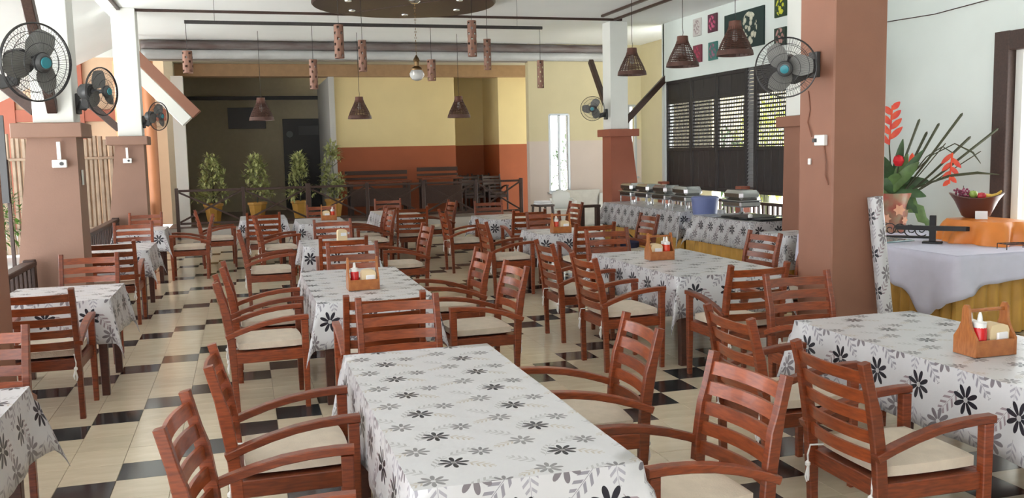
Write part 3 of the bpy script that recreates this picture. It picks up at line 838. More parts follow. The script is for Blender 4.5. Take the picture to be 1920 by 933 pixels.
ob('dish', MB().lathe([(0, .028), (.06, .028), (.09, .06), (.085, .06), (.058, .034), (0, .034)], 20, (.08, 0, 0)), CLEARG, t)
tag(ob('grey_tray', MB().box((0, 0, .012), (.5, .32, .018), .006), mat('grey_tray', (.35, .37, .42), .4), loc=(6.66, 11.78, .757), rot=(0, 0, .1)), 'flat grey serving tray beside the black tray', 'tray')

# display table with white overlay
dt = buffet('gold-skirted display table carrying the flower vase', None, 6.06, 7.50, 6.62, 9.0, .75, 0, 31)
def overlay():
    x0, x1, y0, y1, H = 6.04, 7.52, 6.60, 9.02, .756
    m = MB(); vs = []; fs = []
    # top
    m.box(((x0+x1)/2, (y0+y1)/2, H), (x1-x0, y1-y0, .006), .002)
    # one hanging strip round the hall side and the door side, dipping to a point near the corner
    rc = .05; path = []
    for k in range(70): path.append((x0, y1+(y0+rc-y1)*k/69, -1, 0))
    for k in range(1, 8):
        a = PI + PI/2*k/8; path.append((x0+rc+rc*math.cos(a), y0+rc+rc*math.sin(a), math.cos(a), math.sin(a)))
    for k in range(40): path.append((x0+rc+(x1-x0-rc)*k/39, y0, 0, -1))
    dpt = [(0, .30), (.8, .20), (1.45, .24), (1.75, .36), (2.05, .60), (2.25, .50), (2.50, .36), (2.75, .27), (3.2, .22), (3.6, .26), (4.2, .24)]
    L = 0.; prev = None; vs = []; fs = []; K = 8
    for (px_, py_, nx, ny) in path:
        if prev: L += math.hypot(px_-prev[0], py_-prev[1])
        prev = (px_, py_); h = .25
        for (a, h0), (b, h1) in zip(dpt, dpt[1:]):
            if a <= L <= b: t = (L-a)/(b-a); t = t*t*(3-2*t); h = h0+(h1-h0)*t
        for k in range(K):
            q = k/(K-1); wv = q*(.030*math.sin(L*8.5+.6*math.sin(L*5))+.012*math.sin(L*23)+.035) + .006
            vs.append((px_+nx*wv, py_+ny*wv, H-.002-h*q))
    for i_ in range(len(path)-1):
        for k in range(K-1):
            p_ = i_*K+k; fs.append((p_, p_+1, p_+K+1, p_+K))
    m.add(vs, fs)
    o = ob('table_overlay', m, LAV)
    sm = o.modifiers.new('thick', 'SOLIDIFY'); sm.thickness = .0015; sm.offset = 1
    return tag(o, 'plain lavender white overlay hanging in a point on the display table', 'tablecloth')
overlay()
ZD = .7605
# rolled cloth against the big pillar
rl = thing('cloth_roll', 'upright roll of daisy-print cloth leaning on the big square pillar', 'cloth roll', (4.93, 6.075, 0), 0)
Mr = Euler((rad(-3), rad(-5.0), 0)).to_matrix()
m = MB(); prof = [(.0, .01), (.058, .01), (.058, 1.35), (.045, 1.352), (.045, 1.33), (.03, 1.33), (.03, 1.35), (.0, 1.35)]
n = 28; 
m.lathe(prof, n); 
me = m.mesh('roll', [CLOTH_B]); uvl = me.uv_layers.new(name='UVMap')
for p in me.polygons:
    for li in p.loop_indices:
        vx = me.vertices[me.loops[li].vertex_index].co
        uvl.data[li].uv = ((math.atan2(vx.y, vx.x)+PI)*.058*1.6, vx.z)
link('roll', me, rl, rot=(rad(-3), rad(-5.0), 0))

# vase with tropical flowers
VX, VY = 7.05, 8.70
vase = thing('flower_vase', 'painted red vase holding heliconias, stalks and big leaves', 'vase', (VX, VY, ZD), 0)
vm = mat('red_vase', (.40, .085, .06), .4, col2=(.30, .26, .16), vscale=7)
ob('vase_body', MB().lathe([(0, 0), (.13, 0), (.135, .02), (.15, .12), (.19, .38), (.20, .44), (.185, .44), (.17, .38), (.13, .06), (0, .05)], 28), vm, vase)
def petal_disc(m, c, r, nrm, k=6):
    for i in range(k):
        a = 2*PI*i/k
        x = nrm.cross(Vector((0, 0, 1))).normalized(); y = x.cross(nrm)
        m.leaf(Vector(c), x*math.cos(a)+y*math.sin(a), r, r*.7, nrm, droop=0)
for a, z, r in ((-2.6, .16, .06), (-1.9, .26, .07), (-2.9, .30, .055), (-1.4, .14, .05)):
    d = Vector((math.cos(a), math.sin(a), 0)); pf = MB(); petal_disc(pf, d*(.165+.06*(z-.14)/.1*.5+.008)+Vector((0, 0, z)), r, d)
    ob('painted_flower', pf, mat('peach_paint', (.70, .36, .22), .5), vase)
# the fan of stalks spreads along the wall-to-hall diagonal
AX = Vector((.70, -.71, 0)); AD = Vector((.5, .5, 0)); UPV = Vector((0, 0, 1))
for k, (l0, l1, zt) in enumerate(((.00, .26, 1.24), (.04, .33, 1.10), (.05, .45, 1.19), (.06, .68, 1.29), (.10, .76, 1.04), (.12, 1.02, 1.12), (.06, .52, .97), (.08, .86, .88))):
    p0 = AX*(l0-.06) + UPV*.30; p1 = AX*l1 + AD*R.uniform(-.12, .12) + UPV*zt
    mid = (p0+p1)/2 - UPV*.01; thin = k >= 6
    m = MB().tube([p0, mid, p1, p1+(p1-mid).normalized()*.02], [.007, .013 if not thin else .006, .015 if not thin else .006, .004], 7)
    ob('stalk', m, STEM, vase)
ob('stalk', MB().tube([UPV*.40, AX*.30+UPV*.52, AX*.58+UPV*.63, AX*.85+UPV*.66, AX*1.06+UPV*.64], [.006, .01, .017, .017, .004], 6), STEM, vase)
ob('stalk', MB().tube([UPV*.45, AX*.40+UPV*.86, AX*.62+UPV*.98, AX*.80+UPV*.88, AX*.88+UPV*.76], [.005, .007, .007, .012, .004], 6), STEM, vase)
def big_leaf(m, p, d, L, W, droop=.3, notch=False):
    d = d.normalized(); side = d.cross(Vector((0, 0, 1)))
    if side.length < .05: side = Vector((1, 0, 0))
    side.normalize(); n = 9; vs = []; fs = []
    for i in range(n+1):
        t = i/n; c = p + d*L*t + Vector((0, 0, -droop*L*t*t))
        wd = W*math.sin(PI*min(1, t*.92+.06))**.8
        if notch and i % 2 == 1: wd *= .55
        vs += [c + side*wd/2 + Vector((0, 0, -.1*wd)), c, c - side*wd/2 + Vector((0, 0, -.1*wd))]
    for i in range(n):
        a = i*3; fs += [(a, a+1, a+4, a+3), (a+1, a+2, a+5, a+4)]
    m.add(vs, fs)
def blade_leaf(m, p, d, L, W, face, droop=.3, notch=False):
    """leaf whose flat side turns towards `face`"""
    d = d.normalized(); side = d.cross(face).normalized(); n = 9; vs = []; fs = []
    for i in range(n+1):
        t = i/n; c = p + d*L*t + Vector((0, 0, -droop*L*t*t))
        wd = W*math.sin(PI*min(1, t*.9+.08))**.8
        if notch and i % 2 == 1: wd *= .5
        vs += [c + side*wd/2, c + face*wd*.10, c - side*wd/2]
    for i in range(n):
        a = i*3; fs += [(a, a+1, a+4, a+3), (a+1, a+2, a+5, a+4)]
    m.add(vs, fs)
FC = (-AD*1.4).normalized()
rv = random.Random(5)
for d, L, W, dr, nt, zz in ((AX*.9-UPV*.25, .46, .22, .75, True, .44), (AX*.8+UPV*.55, .44, .15, .3, False, .46), (-AX*.6+UPV*.6, .45, .17, .3, False, .46),
                            (AX*.4-UPV*.1, .30, .18, .5, True, .44), (AX*.45+UPV*.7, .52, .13, .2, False, .46), (-AX*.2+UPV*.8, .55, .15, .2, False, .46),
                            (AX*.3+UPV*.9, .50, .12, .1, False, .46), (AX*.1+UPV*.6, .34, .17, .3, False, .44), (AX*.7+UPV*.2, .36, .16, .4, False, .45),
                            (-AX*.7+UPV*.2, .36, .16, .4, False, .45), (AX*.15+UPV*1.0, .66, .10, .1, False, .46), (AX*.55+UPV*.9, .62, .09, .1, False, .46), (-AX*.1+UPV*.35, .26, .16, .3, False, .44)):
    m = MB(); blade_leaf(m, UPV*zz + AD*rv.uniform(-.08, .08), d+AD*rv.uniform(-.3, .1), L, W, (FC+UPV*rv.uniform(0, .5)).normalized(), dr, nt); ob('leaf', m, LEAFD if rv.random() < .7 else LEAFB2, vase)
def heliconia(p, d, L, nb):
    m = MB(); d = d.normalized(); m.tube([p, p+d*L], .010, 6)
    for i in range(nb):
        t = (i+.2)/nb; s = 1 if i % 2 else -1
        blade_leaf(m, p+d*L*t, AX*s*.75 + d*.8, L*.40*(1.15-.55*t), L*.15, FC, 0)
    return m
o = ob('heliconia', heliconia(-AX*.05+UPV*.98, Vector((.05, -.03, 1)), .44, 8), HELI, vase); ob('stem', MB().tube([(0, 0, .38), -AX*.05+UPV*1.0], .008, 6), STEM, o)
o = ob('heliconia', heliconia(AX*.60+UPV*.88, Vector((-.06, .04, -1)), .34, 7), HELI, vase); ob('stem', MB().tube([UPV*.38, AX*.34+UPV*.84, AX*.50+UPV*.95, AX*.60+UPV*.88], .007, 6), STEM, o)
o = ob('flower_head', MB().lathe([(0, -.06), (.035, -.055), (.062, 0), (.045, .05), (0, .07)], 14, AX*.06-AD*.1+UPV*.80), REDF, vase); ob('stem', MB().tube([(0, 0, .38), AX*.06-AD*.1+UPV*.76], .007, 6), STEM, o)
o = ob('flower_head', MB().lathe([(0, -.08), (.03, -.055), (.04, 0), (.028, .07), (0, .11)], 12, AX*.20-AD*.1+UPV*.78), HELI, vase); ob('stem', MB().tube([(0, 0, .38), AX*.20-AD*.1+UPV*.72], .007, 6), STEM, o)

# orange satin draped riser, bowl, fruit, card
def draped(lo, hi, seed):
    m = MB(); rr = random.Random(seed); n = 72; cx, cy = (lo[0]+hi[0])/2, (lo[1]+hi[1])/2; hx, hy = (hi[0]-lo[0])/2, (hi[1]-lo[1])/2
    H = hi[2]-lo[2]; ph = [rr.uniform(0, 6) for _ in range(4)]
    rows = 9; vs = []; fs = []
    for k in range(rows+1):
        q = k/rows
        for i in range(n):
            a = 2*PI*i/n; c, s = math.cos(a), math.sin(a); e = 4
            rr_ = (abs(c)**e+abs(s)**e)**(-1/e)
            if q < .3: f = q/.3; out = 0; z = hi[2] + .004
            else:
                f = 1; g = (q-.3)/.7; z = hi[2] - H*g**1.25
                out = .03*math.sin(PI*min(1, g*1.6)*.5) + g*(.05+.055*math.sin(a*6+ph[0]+g)+.030*math.sin(a*11+ph[1]+g*2))
            z = max(lo[2]+.002, z)
            vs.append((cx+c*rr_*(hx*f+out), cy+s*rr_*(hy*f+out), z))
    for k in range(rows):
        for i in range(n): fs.append((k*n+i, (k+1)*n+i, (k+1)*n+(i+1) % n, k*n+(i+1) % n))
    m.add(vs, fs); return m
tag(ob('draped_cloth', draped((6.84, 7.02, ZD), (7.34, 7.72, ZD+.23), 3), ORS), 'orange satin cloth draped over a riser on the display table', 'cloth')
ZB = ZD+.236
BX, BYY = 7.08, 7.50
bowl = thing('fruit_bowl', 'dark brown boat-shaped bowl on the orange satin', 'bowl', (BX, BYY, ZB), rad(-45))
m = MB(); n = 28; vs = []; fs = []
prof = [(0, 0), (.10, 0), (.13, .02), (.20, .12), (.255, .20), (.24, .205), (.18, .13), (.10, .04), (0, .035)]
for r_, z in prof:
    for j in range(n):
        a = 2*PI*j/n; zz = z + (.05*abs(math.cos(a))**2.5 if z > .11 else 0)
        vs.append((r_*math.cos(a), r_*math.sin(a)*.62, zz))
for i in range(len(prof)-1):
    for j in range(n): fs.append((i*n+j, i*n+(j+1) % n, (i+1)*n+(j+1) % n, (i+1)*n+j))
m.add(vs, fs); ob('bowl_shell', m, mat('bowl_wood', (.10, .035, .025), .35), bowl)
def bw_(a, z): return Vector((BX, BYY, ZB+z)) + AX*a
def fruit(name, lab, p, prof, m_, rot=None, grp=None):
    t = thing(name, lab, 'fruit', p, 0, grp); ob('flesh', MB().lathe(prof, 18), m_, t, rot=rot)
    ob('stalk', MB().tube([(0, 0, prof[-1][1]-.004), (.004, .003, prof[-1][1]+.012)], .0025, 5), STEM, t, rot=rot)
AP = [(0, .006), (.02, 0), (.036, .015), (.042, .038), (.034, .064), (.014, .070), (0, .064)]
fruit('apple', 'green apple in the brown bowl', bw_(-.03, .20), AP, mat('green_apple', (.35, .50, .10), .3))
fruit('apple', 'red apple in the brown bowl', bw_(.05, .185)-AD*.09, AP, mat('red_apple', (.60, .03, .05), .3))
for k in range(3):
    t = thing('banana', 'yellow banana lying at the end of the brown bowl', 'fruit', bw_(.14, .215)+AD*(-.08+.075*k), rad(-45+8*k), 'bananas in the fruit bowl')
    ob('peel', MB().tube([(-.085, 0, .03), (-.05, 0, .008), (0, 0, .0), (.05, 0, .018), (.085, 0, .055)], [.006, .017, .019, .016, .006], 8), mat('banana_yellow', (.70, .45, .08), .45), t)
t = thing('grapes', 'bunch of purple pink grapes at the tip of the bowl', 'fruit', bw_(-.12, .215), 0)
m = MB()
for k in range(46):
    a = R.uniform(0, 2*PI); q = R.random(); c = Vector((math.cos(a)*.06*q, math.sin(a)*.05*q, R.uniform(0, .075)))+AX*R.uniform(-.06, .05)
    m.lathe([(0, -.013), (.009, -.009), (.0125, 0), (.009, .009), (0, .013)], 8, c)
ob('berries', m, mat('grape_purple', (.28, .05, .10), .3), t)
ob('stem', MB().tube([(0, 0, .06), (.01, .01, .105)], .004, 5), STEM, t)
tag(ob('name_card', MB().box((0, 0, .04), (.11, .012, .08), .002, Euler((rad(-12), 0, 0)).to_matrix()), PAPER, loc=tuple(Vector((6.93, 7.27, ZB+.004))), rot=(0, 0, rad(-40))), 'blank white card leaning before the brown bowl', 'card')
# black wooden aeroplane-like stand
t = thing('wooden_stand', 'black cross-shaped wooden stand before the orange satin', 'stand', (6.56, 7.50, ZD), rad(-48))
ob('upright', MB().box((0, 0, .14), (.06, .04, .28), .004), BLACK, t)
ob('arm', MB().prism([(-.34, -.015), (0, -.03), (.30, -.025), (.33, .0), (.30, .025), (0, .03), (-.34, .015)], .13, .175), BLACK, t)
ob('foot', MB().box((0, 0, .01), (.18, .10, .02), .003), BLACK, t)
# wire rack + wrought iron
def wire_rack(label, x, y, sx, sy, h, rz):
    t = thing('wire_rack', label, 'rack', (x, y, ZD), rz)
    m = MB()
    for k in range(7):
        a = -sx/2+sx*k/6; m.tube([(a, -sy/2, h), (a, sy/2, h)], .003, 4)
    for s in (-1, 1): m.tube([(-sx/2, s*sy/2, h), (sx/2, s*sy/2, h)], .004, 5)
    ob('grid', m, BLACK, t)
    for sx_ in (-1, 1):
        for sy_ in (-1, 1): ob('leg', MB().tube([(sx_*sx/2, sy_*sy/2, 0), (sx_*sx/2, sy_*sy/2, h)], .004, 5), BLACK, t)
wire_rack('low black wire rack beside the orange satin', 6.86, 6.78, .26, .14, .05, rad(-10))
t = thing('iron_ornament', 'scrolled wrought iron ornament beside the vase', 'ornament', (6.72, 8.08, ZD), rad(-45))
for k in range(4):
    pts = []
    for i in range(22):
        a = i*.42; r_ = .012+.0028*i; pts.append((-.15+.1*k+r_*math.cos(a+k), .0, .085+r_*math.sin(a+k)))
    ob('scroll', MB().tube(pts, .006, 5), BLACK, t)
ob('base_bar', MB().box((0, 0, .010), (.5, .10, .02), .003), BLACK, t)
tag(ob('glass_tray', MB().box((0, 0, .008), (.46, .36, .016), .006), mat('green_glass', (.18, .42, .36), .1, trans=.3), loc=(6.40, 8.40, ZD), rot=(0, 0, .1)), 'green glass tray lying before the vase', 'tray')
tag(ob('glass_tray', MB().box((0, 0, .008), (.40, .36, .016), .006), mat('aqua_glass', (.40, .58, .60), .1, trans=.3), loc=(6.34, 7.90, ZD), rot=(0, 0, .1)), 'pale aqua glass tray beside the green one', 'tray')

# ------------------------------------------------------------------ shutters on right wall
LX = RW
def shutter(label, y0, y1):
    c = (y0+y1)/2; wd = y1-y0
    t = thing('shutter', label, 'shutter', (LX+.06, c, .97), 0, 'charcoal lattice shutters')
    z = lambda v: v-.97
    fr = MB()
    for s in (-1, 1): fr.box((0, s*(wd/2-.03), z(2.0)), (.05, .06, 2.06), .004)
    for zz in (1.0, 1.72, 2.62, 3.0): fr.box((0, 0, z(zz)), (.05, wd-.11, .06), .004)
    ob('frame', fr, BLACKW, t)
    n = 4; pw_ = (wd-.13)/n
    for k in range(n):
        yy = -wd/2+.065+pw_*(k+.5)
        ob('plank', MB().box((.0, yy, z(1.36)), (.022, pw_-.006, .66), .003), BLACKW, t)
    for k in range(2):
        p2 = (wd-.13)/2
        ob('plank', MB().box((.0, -wd/2+.065+p2*(k+.5), z(2.81)), (.022, p2-.006, .32), .003), BLACKW, t)
    for k in range(13):
        ob('slat', MB().box((0, 0, z(1.775+.0645*k)), (.026, wd-.12, .026), .003, Euler((0, rad(25), 0)).to_matrix()), BLACKW, t)
    m = MB(); nv = 16
    for k in range(nv):
        yy = -wd/2+.08+(wd-.16)*k/(nv-1); m.bar((.022, yy-.03, z(1.75)), (.022, yy+.03, z(2.60)), .014, .010, .001)
    ob('lattice_strips', m, BLACKW, t)
for lb, a, b in (('charcoal lattice shutter at the tapered-pillar end of the row', 15.47, 16.48), ('second charcoal lattice shutter from the tapered pillar', 14.53, 15.45), ('charcoal lattice shutter next to the narrow louvre strip', 13.53, 14.51), ('charcoal lattice shutter behind the capped pillar with a card', 12.31, 13.24)):
    shutter(lb, a, b)
t = thing('louvre_strip', 'narrow upright louvre strip between two lattice shutters', 'shutter', (LX+.06, 13.385, .97), 0)
fr = MB()
for s in (-1, 1): fr.box((0, s*.115, 1.03), (.05, .035, 2.06), .003)
ob('frame', fr, BLACKW, t)
for k in range(34): ob('slat', MB().box((0, 0, .04+.0605*k), (.012, .20, .066), .002, Euler((0, rad(28), 0)).to_matrix()), mat('grey_louvre', (.16, .16, .165), .5), t)
# low balusters + sill under the shutters
bal = thing('balustrade', 'low dark balustrade below the lattice shutters', 'railing', (LX+.10, 14.4, .42), 0)
ob('rail', MB().box((0, 0, .40), (.08, 4.16, .05), .004), BROWN, bal)
for k in range(30): ob('baluster', MB().box((0, -2.03+.14*k, .19), (.035, .045, .37), .003), BROWN, bal)
for y in (16.35, 13.4): tag(ob('post', MB().box((0, 0, .55), (.16, .20, 1.1), .006), TERRAD, loc=(LX-.09, y, 0)), 'short terracotta post under the shutter row' + (' by the tapered pillar' if y > 15 else ' below the louvre strip'), 'post')

# ------------------------------------------------------------------ paintings
def flower_paint(name, bgc, pc, pc2, sc):
    m = bpy.data.materials.new(name); m.use_nodes = True; t = m.node_tree; n = t.nodes; l = t.links
    b = n['Principled BSDF']; b.inputs['Roughness'].default_value = .6
    tc = n.new('ShaderNodeTexCoord'); sp = n.new('ShaderNodeSeparateXYZ'); l.new(tc.outputs['Object'], sp.inputs[0])
    vo = n.new('ShaderNodeTexVoronoi'); vo.inputs['Scale'].default_value = sc; l.new(tc.outputs['Object'], vo.inputs[0])
    y, z = X(t, sp.outputs[1]), X(t, sp.outputs[2])
    d = X(t, vo.outputs['Distance'])
    off = 0. if sc > 12 else .18
    yy = y + off; rr = ((yy*yy) + (z*z*.8)).sqrt()
    mask = d.lt(.55) * rr.lt(.115 if sc > 12 else .24)
    mx = n.new('ShaderNodeMix'); mx.data_type = 'RGBA'; l.new(vo.outputs['Color'], mx.inputs[0]) if False else None
    mx.inputs[0].default_value = .5; mx.inputs[6].default_value = (*pc, 1); mx.inputs[7].default_value = (*pc2, 1)
    l.new((d*2.2).s, mx.inputs[0])
    m2 = n.new('ShaderNodeMix'); m2.data_type = 'RGBA'; l.new(mask.s, m2.inputs[0]); m2.inputs[6].default_value = (*bgc, 1); l.new(mx.outputs[2], m2.inputs[7])
    l.new(m2.outputs[2], b.inputs['Base Color']); return m
def painting(label, y0, z1, y1, z0, m_):
    t = thing('painting', label, 'painting', (LX-.016, (y0+y1)/2, (z0+z1)/2), 0, 'flower canvases on the right wall')
    ob('canvas', MB().box((0, 0, 0), (.03, abs(y0-y1), z1-z0), .003), m_, t)
painting('small painting of grey white flowers on a pale ground', 15.25, 4.05, 14.96, 3.74, flower_paint('paint_grey', (.62, .60, .58), (.16, .10, .10), (.45, .38, .38), 26))
painting('small painting of bright pink flowers on dark ground', 14.70, 4.05, 14.39, 3.74, flower_paint('paint_pink', (.10, .03, .05), (.75, .22, .38), (.50, .06, .16), 18))
painting('small painting of a crimson flower', 15.25, 3.58, 14.94, 3.27, flower_paint('paint_crimson', (.20, .03, .06), (.55, .10, .20), (.35, .02, .06), 20))
painting('small painting of a mauve flower on teal', 14.68, 3.57, 14.38, 3.26, flower_paint('paint_teal', (.05, .20, .18), (.45, .22, .30), (.25, .12, .18), 16))
painting('large dark green painting of white orchids', 14.12, 3.95, 12.90, 3.34, flower_paint('paint_white', (.012, .035, .032), (.80, .80, .66), (.50, .50, .40), 11))
painting('small painting of a yellow flower on black', 12.60, 4.0, 12.29, 3.70, flower_paint('paint_yellow', (.02, .05, .02), (.75, .75, .08), (.55, .55, .03), 14))
painting('small painting of a pale pink flower on dark green', 12.60, 3.54, 12.29, 3.27, flower_paint('paint_blush', (.02, .045, .03), (.60, .38, .34), (.40, .20, .18), 16))
tag(ob('cable', MB().tube([(LX-.01, 10.2, 3.30), (LX-.01, 9.2, 3.27), (LX-.01, 8.3, 3.31)], .006, 5), BROWN), 'thin cable running along the bare right wall', 'cable')

# ------------------------------------------------------------------ ceiling disc and hanging lamps
disc = thing('ceiling_disc', 'large round dark brown ceiling panel over the tube lamps', 'ceiling panel', (2.52, 14.2, 4.02), 0)
ob('panel', MB().lathe([(0, 0), (1.38, 0), (1.40, .02), (1.40, .115), (0, .115)], 72), mat('disc_brown', (.055, .036, .030), .4, var=.15, vscale=2), disc)
for k in range(1):
    a = rad(-50)
    ob('batten', MB().bar((-1.36*math.cos(a), -1.36*math.sin(a), -.001), (1.36*math.cos(a), 1.36*math.sin(a), -.001), .012, .012, .001), BROWN, disc)
for k in range(6):
    a = rad(60*k+20); o = ob('downlight', MB().lathe([(0, 0), (.05, 0), (.055, .01), (.055, .02)], 18, (.95*math.cos(a), .95*math.sin(a), -.016)), STEEL, disc)
    ob('lens', MB().lathe([(0, 0), (.038, 0), (.038, .004)], 16, (.95*math.cos(a), .95*math.sin(a), -.019)), mat('lamp_lens', (.8, .78, .7), .3), o)
hb = thing('hanging_bar', 'long thin dark bar hung below the ceiling carrying tube lamps', 'bar', (1.94, 13.6, 3.63), 0)
ob('rod', MB().box((0, 0, 0), (5.2, .045, .045), .003), BLACKW, hb)
for x in (-2.2, 2.2): ob('hanger', MB().tube([(x, 0, 0), (x, 0, CZ-3.63)], .003, 5), BLACKW, hb)
def tube_lamp(label, x, y, ztop, z0, z1, dia):
    t = thing('tube_lamp', label, 'lamp', (x, y, z0), 0, 'bamboo tube lamps')
    L = z1-z0; r = dia/2; nh = max(5, round(L/.075)); n = 24; rows = nh*4
    vs = []; fs = []
    for i in range(rows+1):
        for q, rr in ((0, r), (1, r-.008)):
            for j in range(n): vs.append((rr*math.cos(2*PI*j/n), rr*math.sin(2*PI*j/n), L*i/rows))
    I = lambda i, q, j: (i*2+q)*n + j % n
    for i in range(rows):
        for j in range(n):
            ph_ = (i//4) % 2
            hole = (i % 4 in (1, 2)) and ((j+ph_*3) % 6 in (1, 2))
            if hole:
                continue
            fs.append((I(i, 0, j), I(i, 0, j+1), I(i+1, 0, j+1), I(i+1, 0, j)))
            fs.append((I(i, 1, j+1), I(i, 1, j), I(i+1, 1, j), I(i+1, 1, j+1)))
    for j in range(n):
        fs.append((I(0, 0, j+1), I(0, 0, j), I(0, 1, j), I(0, 1, j+1))); fs.append((I(rows, 0, j), I(rows, 0, j+1), I(rows, 1, j+1), I(rows, 1, j)))
    m = MB(); m.add(vs, fs); ob('tube', m, BAMB, t)
    ob('holder', MB().box((0, 0, L-.03), (2*r-.004, .016, .02), .002), BROWN, t)
    ob('bulb', MB().lathe([(0, L-.16), (.022, L-.14), (.028, L-.10), (.016, L-.06), (.014, L-.04)], 12), GLASS, t)
    ob('cord', MB().tube([(0, 0, L-.03), (0, 0, ztop-z0)], .004, 5), BLACKW, t)
tube_lamp('short bamboo tube lamp at the porch end of the hanging bar', -.645, 13.6, 3.61, 2.935, 3.235, .135)
tube_lamp('slim bamboo tube lamp hanging from the bar before the dark porch', 1.06, 13.6, 3.61, 2.71, 3.13, .115)
tube_lamp('long bamboo tube lamp with black dots under the disc rim, porch side', 1.41, 13.3, 4.03, 3.12, 3.585, .135)
tube_lamp('grey bamboo tube lamp hung low under the disc, porch side', 1.76, 13.5, 4.03, 2.955, 3.40, .12)
tube_lamp('longest bamboo tube lamp under the disc, buffet side', 3.40, 13.5, 4.03, 3.18, 3.705, .135)
tube_lamp('bamboo tube lamp hung low under the disc, buffet side', 3.645, 13.55, 4.03, 2.99, 3.445, .112)
tube_lamp('short bamboo tube lamp beside the glass globe lamp', 2.79, 13.6, 3.61, 2.83, 3.14, .127)
tube_lamp('bamboo tube lamp at the buffet end of the hanging bar', 4.50, 13.6, 3.61, 2.72, 3.14, .105)
gl = thing('globe_lamp', 'brass lamp with ribbed milky glass globe on a chain', 'lamp', (2.585, 13.70, 2.84), 0)
m = MB(); n = 28; vs = []; fs = []
pr = [(.03, 0), (.075, .02), (.105, .07), (.108, .10), (.09, .14), (.07, .16)]
for r_, z in pr:
    for j in range(n): vs.append(((r_*(1+.03*(j % 2)))*math.cos(2*PI*j/n), (r_*(1+.03*(j % 2)))*math.sin(2*PI*j/n), z))
for i in range(len(pr)-1):
    for j in range(n): fs.append((i*n+j, i*n+(j+1) % n, (i+1)*n+(j+1) % n, (i+1)*n+j))
m.add(vs, fs); ob('globe', m, GLASS, gl)
ob('cap', MB().lathe([(.078, .155), (.085, .175), (.06, .20), (.035, .215), (.035, .28), (.05, .29), (.045, .31), (.03, .34), (.012, .37), (.0, .39)], 24), BRASS, gl)
m = MB()
for k in range(19):
    z = .41+.0435*k; m.ring((0, 0, z), .014, .003, 10, 4, Matrix.Rotation(PI/2, 3, 'X') if k % 2 else Euler((PI/2, 0, PI/2)).to_matrix())
ob('chain', m, BRASS, gl)
ob('ceiling_rose', MB().lathe([(.0, 1.13), (.05, 1.13), (.09, 1.16), (.09, 1.18), (0, 1.18)], 20), STEEL, gl)

# basket pendants
def basket_lamp(label, x, y, z, ztop, rz=0):
    if 'me' not in BL:
        prof = [(.075, .42), (.080, .36), (.10, .30), (.145, .21), (.185, .13), (.215, .05), (.225, 0)]
        m = MB()
        for k in range(22):
            a = 2*PI*k/22; m.tube([(r_*math.cos(a), r_*math.sin(a), zz) for r_, zz in prof[1:]], .0055, 4)
        BL['ribs'] = m.mesh('rib_cage', WEAVE)
        def rad_at(z_):
            for (r0, z0), (r1, z1) in zip(prof, prof[1:]):
                if z1 <= z_ <= z0: return r0+(r1-r0)*(z0-z_)/(z0-z1)
        m = MB()
        for k in range(11):
            z_ = .075+.0235*k; m.ring((0, 0, z_), rad_at(z_)+.003, .0062, 30, 4)
        BL['weave'] = m.mesh('weave_rings', WEAVE)
        BL['band'] = MB().lathe([(.218, .055), (.226, .055), (.238, -.01), (.230, -.01), (.218, .055)], 36, cap=False).mesh('rim_band', WEAVE)
        BL['cap'] = MB().lathe([(0, .425), (.078, .425), (.084, .35), (.094, .31), (.088, .31), (.076, .35), (.07, .41), (0, .41)], 30).mesh('top_cap', mat('brown_weave_solid', (.12, .045, .030), .5, var=.2, vscale=18))
        BL['bulb'] = MB().lathe([(0, .16), (.03, .18), (.04, .22), (.02, .30), (.02, .41)], 14).mesh('bulb', GLASS)
        BL['me'] = 1
    t = thing('basket_lamp', label, 'lamp', (x, y, z), rz, 'woven basket pendant lamps')
    for nm, k in (('rib_cage', 'ribs'), ('weave_rings', 'weave'), ('rim_band', 'band'), ('top_cap', 'cap'), ('bulb', 'bulb')): link(nm, BL[k], t)
    ob('cord', MB().tube([(0, 0, .42), (.012, 0, .47), (0, 0, .54), (0, 0, ztop-z)], .005, 5), BLACKW, t)
BL = {}
basket_lamp('woven basket pendant before the white column of the far buffet pillar', 6.2, 13.97, 2.96, CZ)
basket_lamp('woven basket pendant in the middle of the row before the shutters', 6.2, 12.18, 2.93, CZ, .2)
basket_lamp('woven basket pendant before the big orchid painting', 6.2, 10.71, 2.94, CZ, .5)
basket_lamp('woven basket pendant hanging before the dark porch window', .42, 18.5, 2.46, CZ)
basket_lamp('woven basket pendant hanging before the yellow wall', 2.31, 18.5, 2.47, CZ)
basket_lamp('woven basket pendant hanging before the dark recess', 4.34, 18.5, 2.47, CZ)
# rolled tarpaulin across the far opening
t = thing('tarpaulin', 'grey tarpaulin bunched along the far edge of the ceiling', 'tarpaulin', (3.2, 20.0, 3.76), 0)
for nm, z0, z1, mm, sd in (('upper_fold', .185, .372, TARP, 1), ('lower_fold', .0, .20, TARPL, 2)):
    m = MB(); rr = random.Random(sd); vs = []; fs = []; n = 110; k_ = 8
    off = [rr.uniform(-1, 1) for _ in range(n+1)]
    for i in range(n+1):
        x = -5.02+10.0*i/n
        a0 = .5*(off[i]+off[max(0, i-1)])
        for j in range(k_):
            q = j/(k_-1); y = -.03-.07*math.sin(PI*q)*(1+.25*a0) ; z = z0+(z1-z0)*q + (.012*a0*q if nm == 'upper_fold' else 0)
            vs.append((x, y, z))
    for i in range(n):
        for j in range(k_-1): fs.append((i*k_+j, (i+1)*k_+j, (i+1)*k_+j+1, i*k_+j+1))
    m.add(vs, fs); o = ob(nm, m, mm, t); sm = o.modifiers.new('thick', 'SOLIDIFY'); sm.thickness = .01
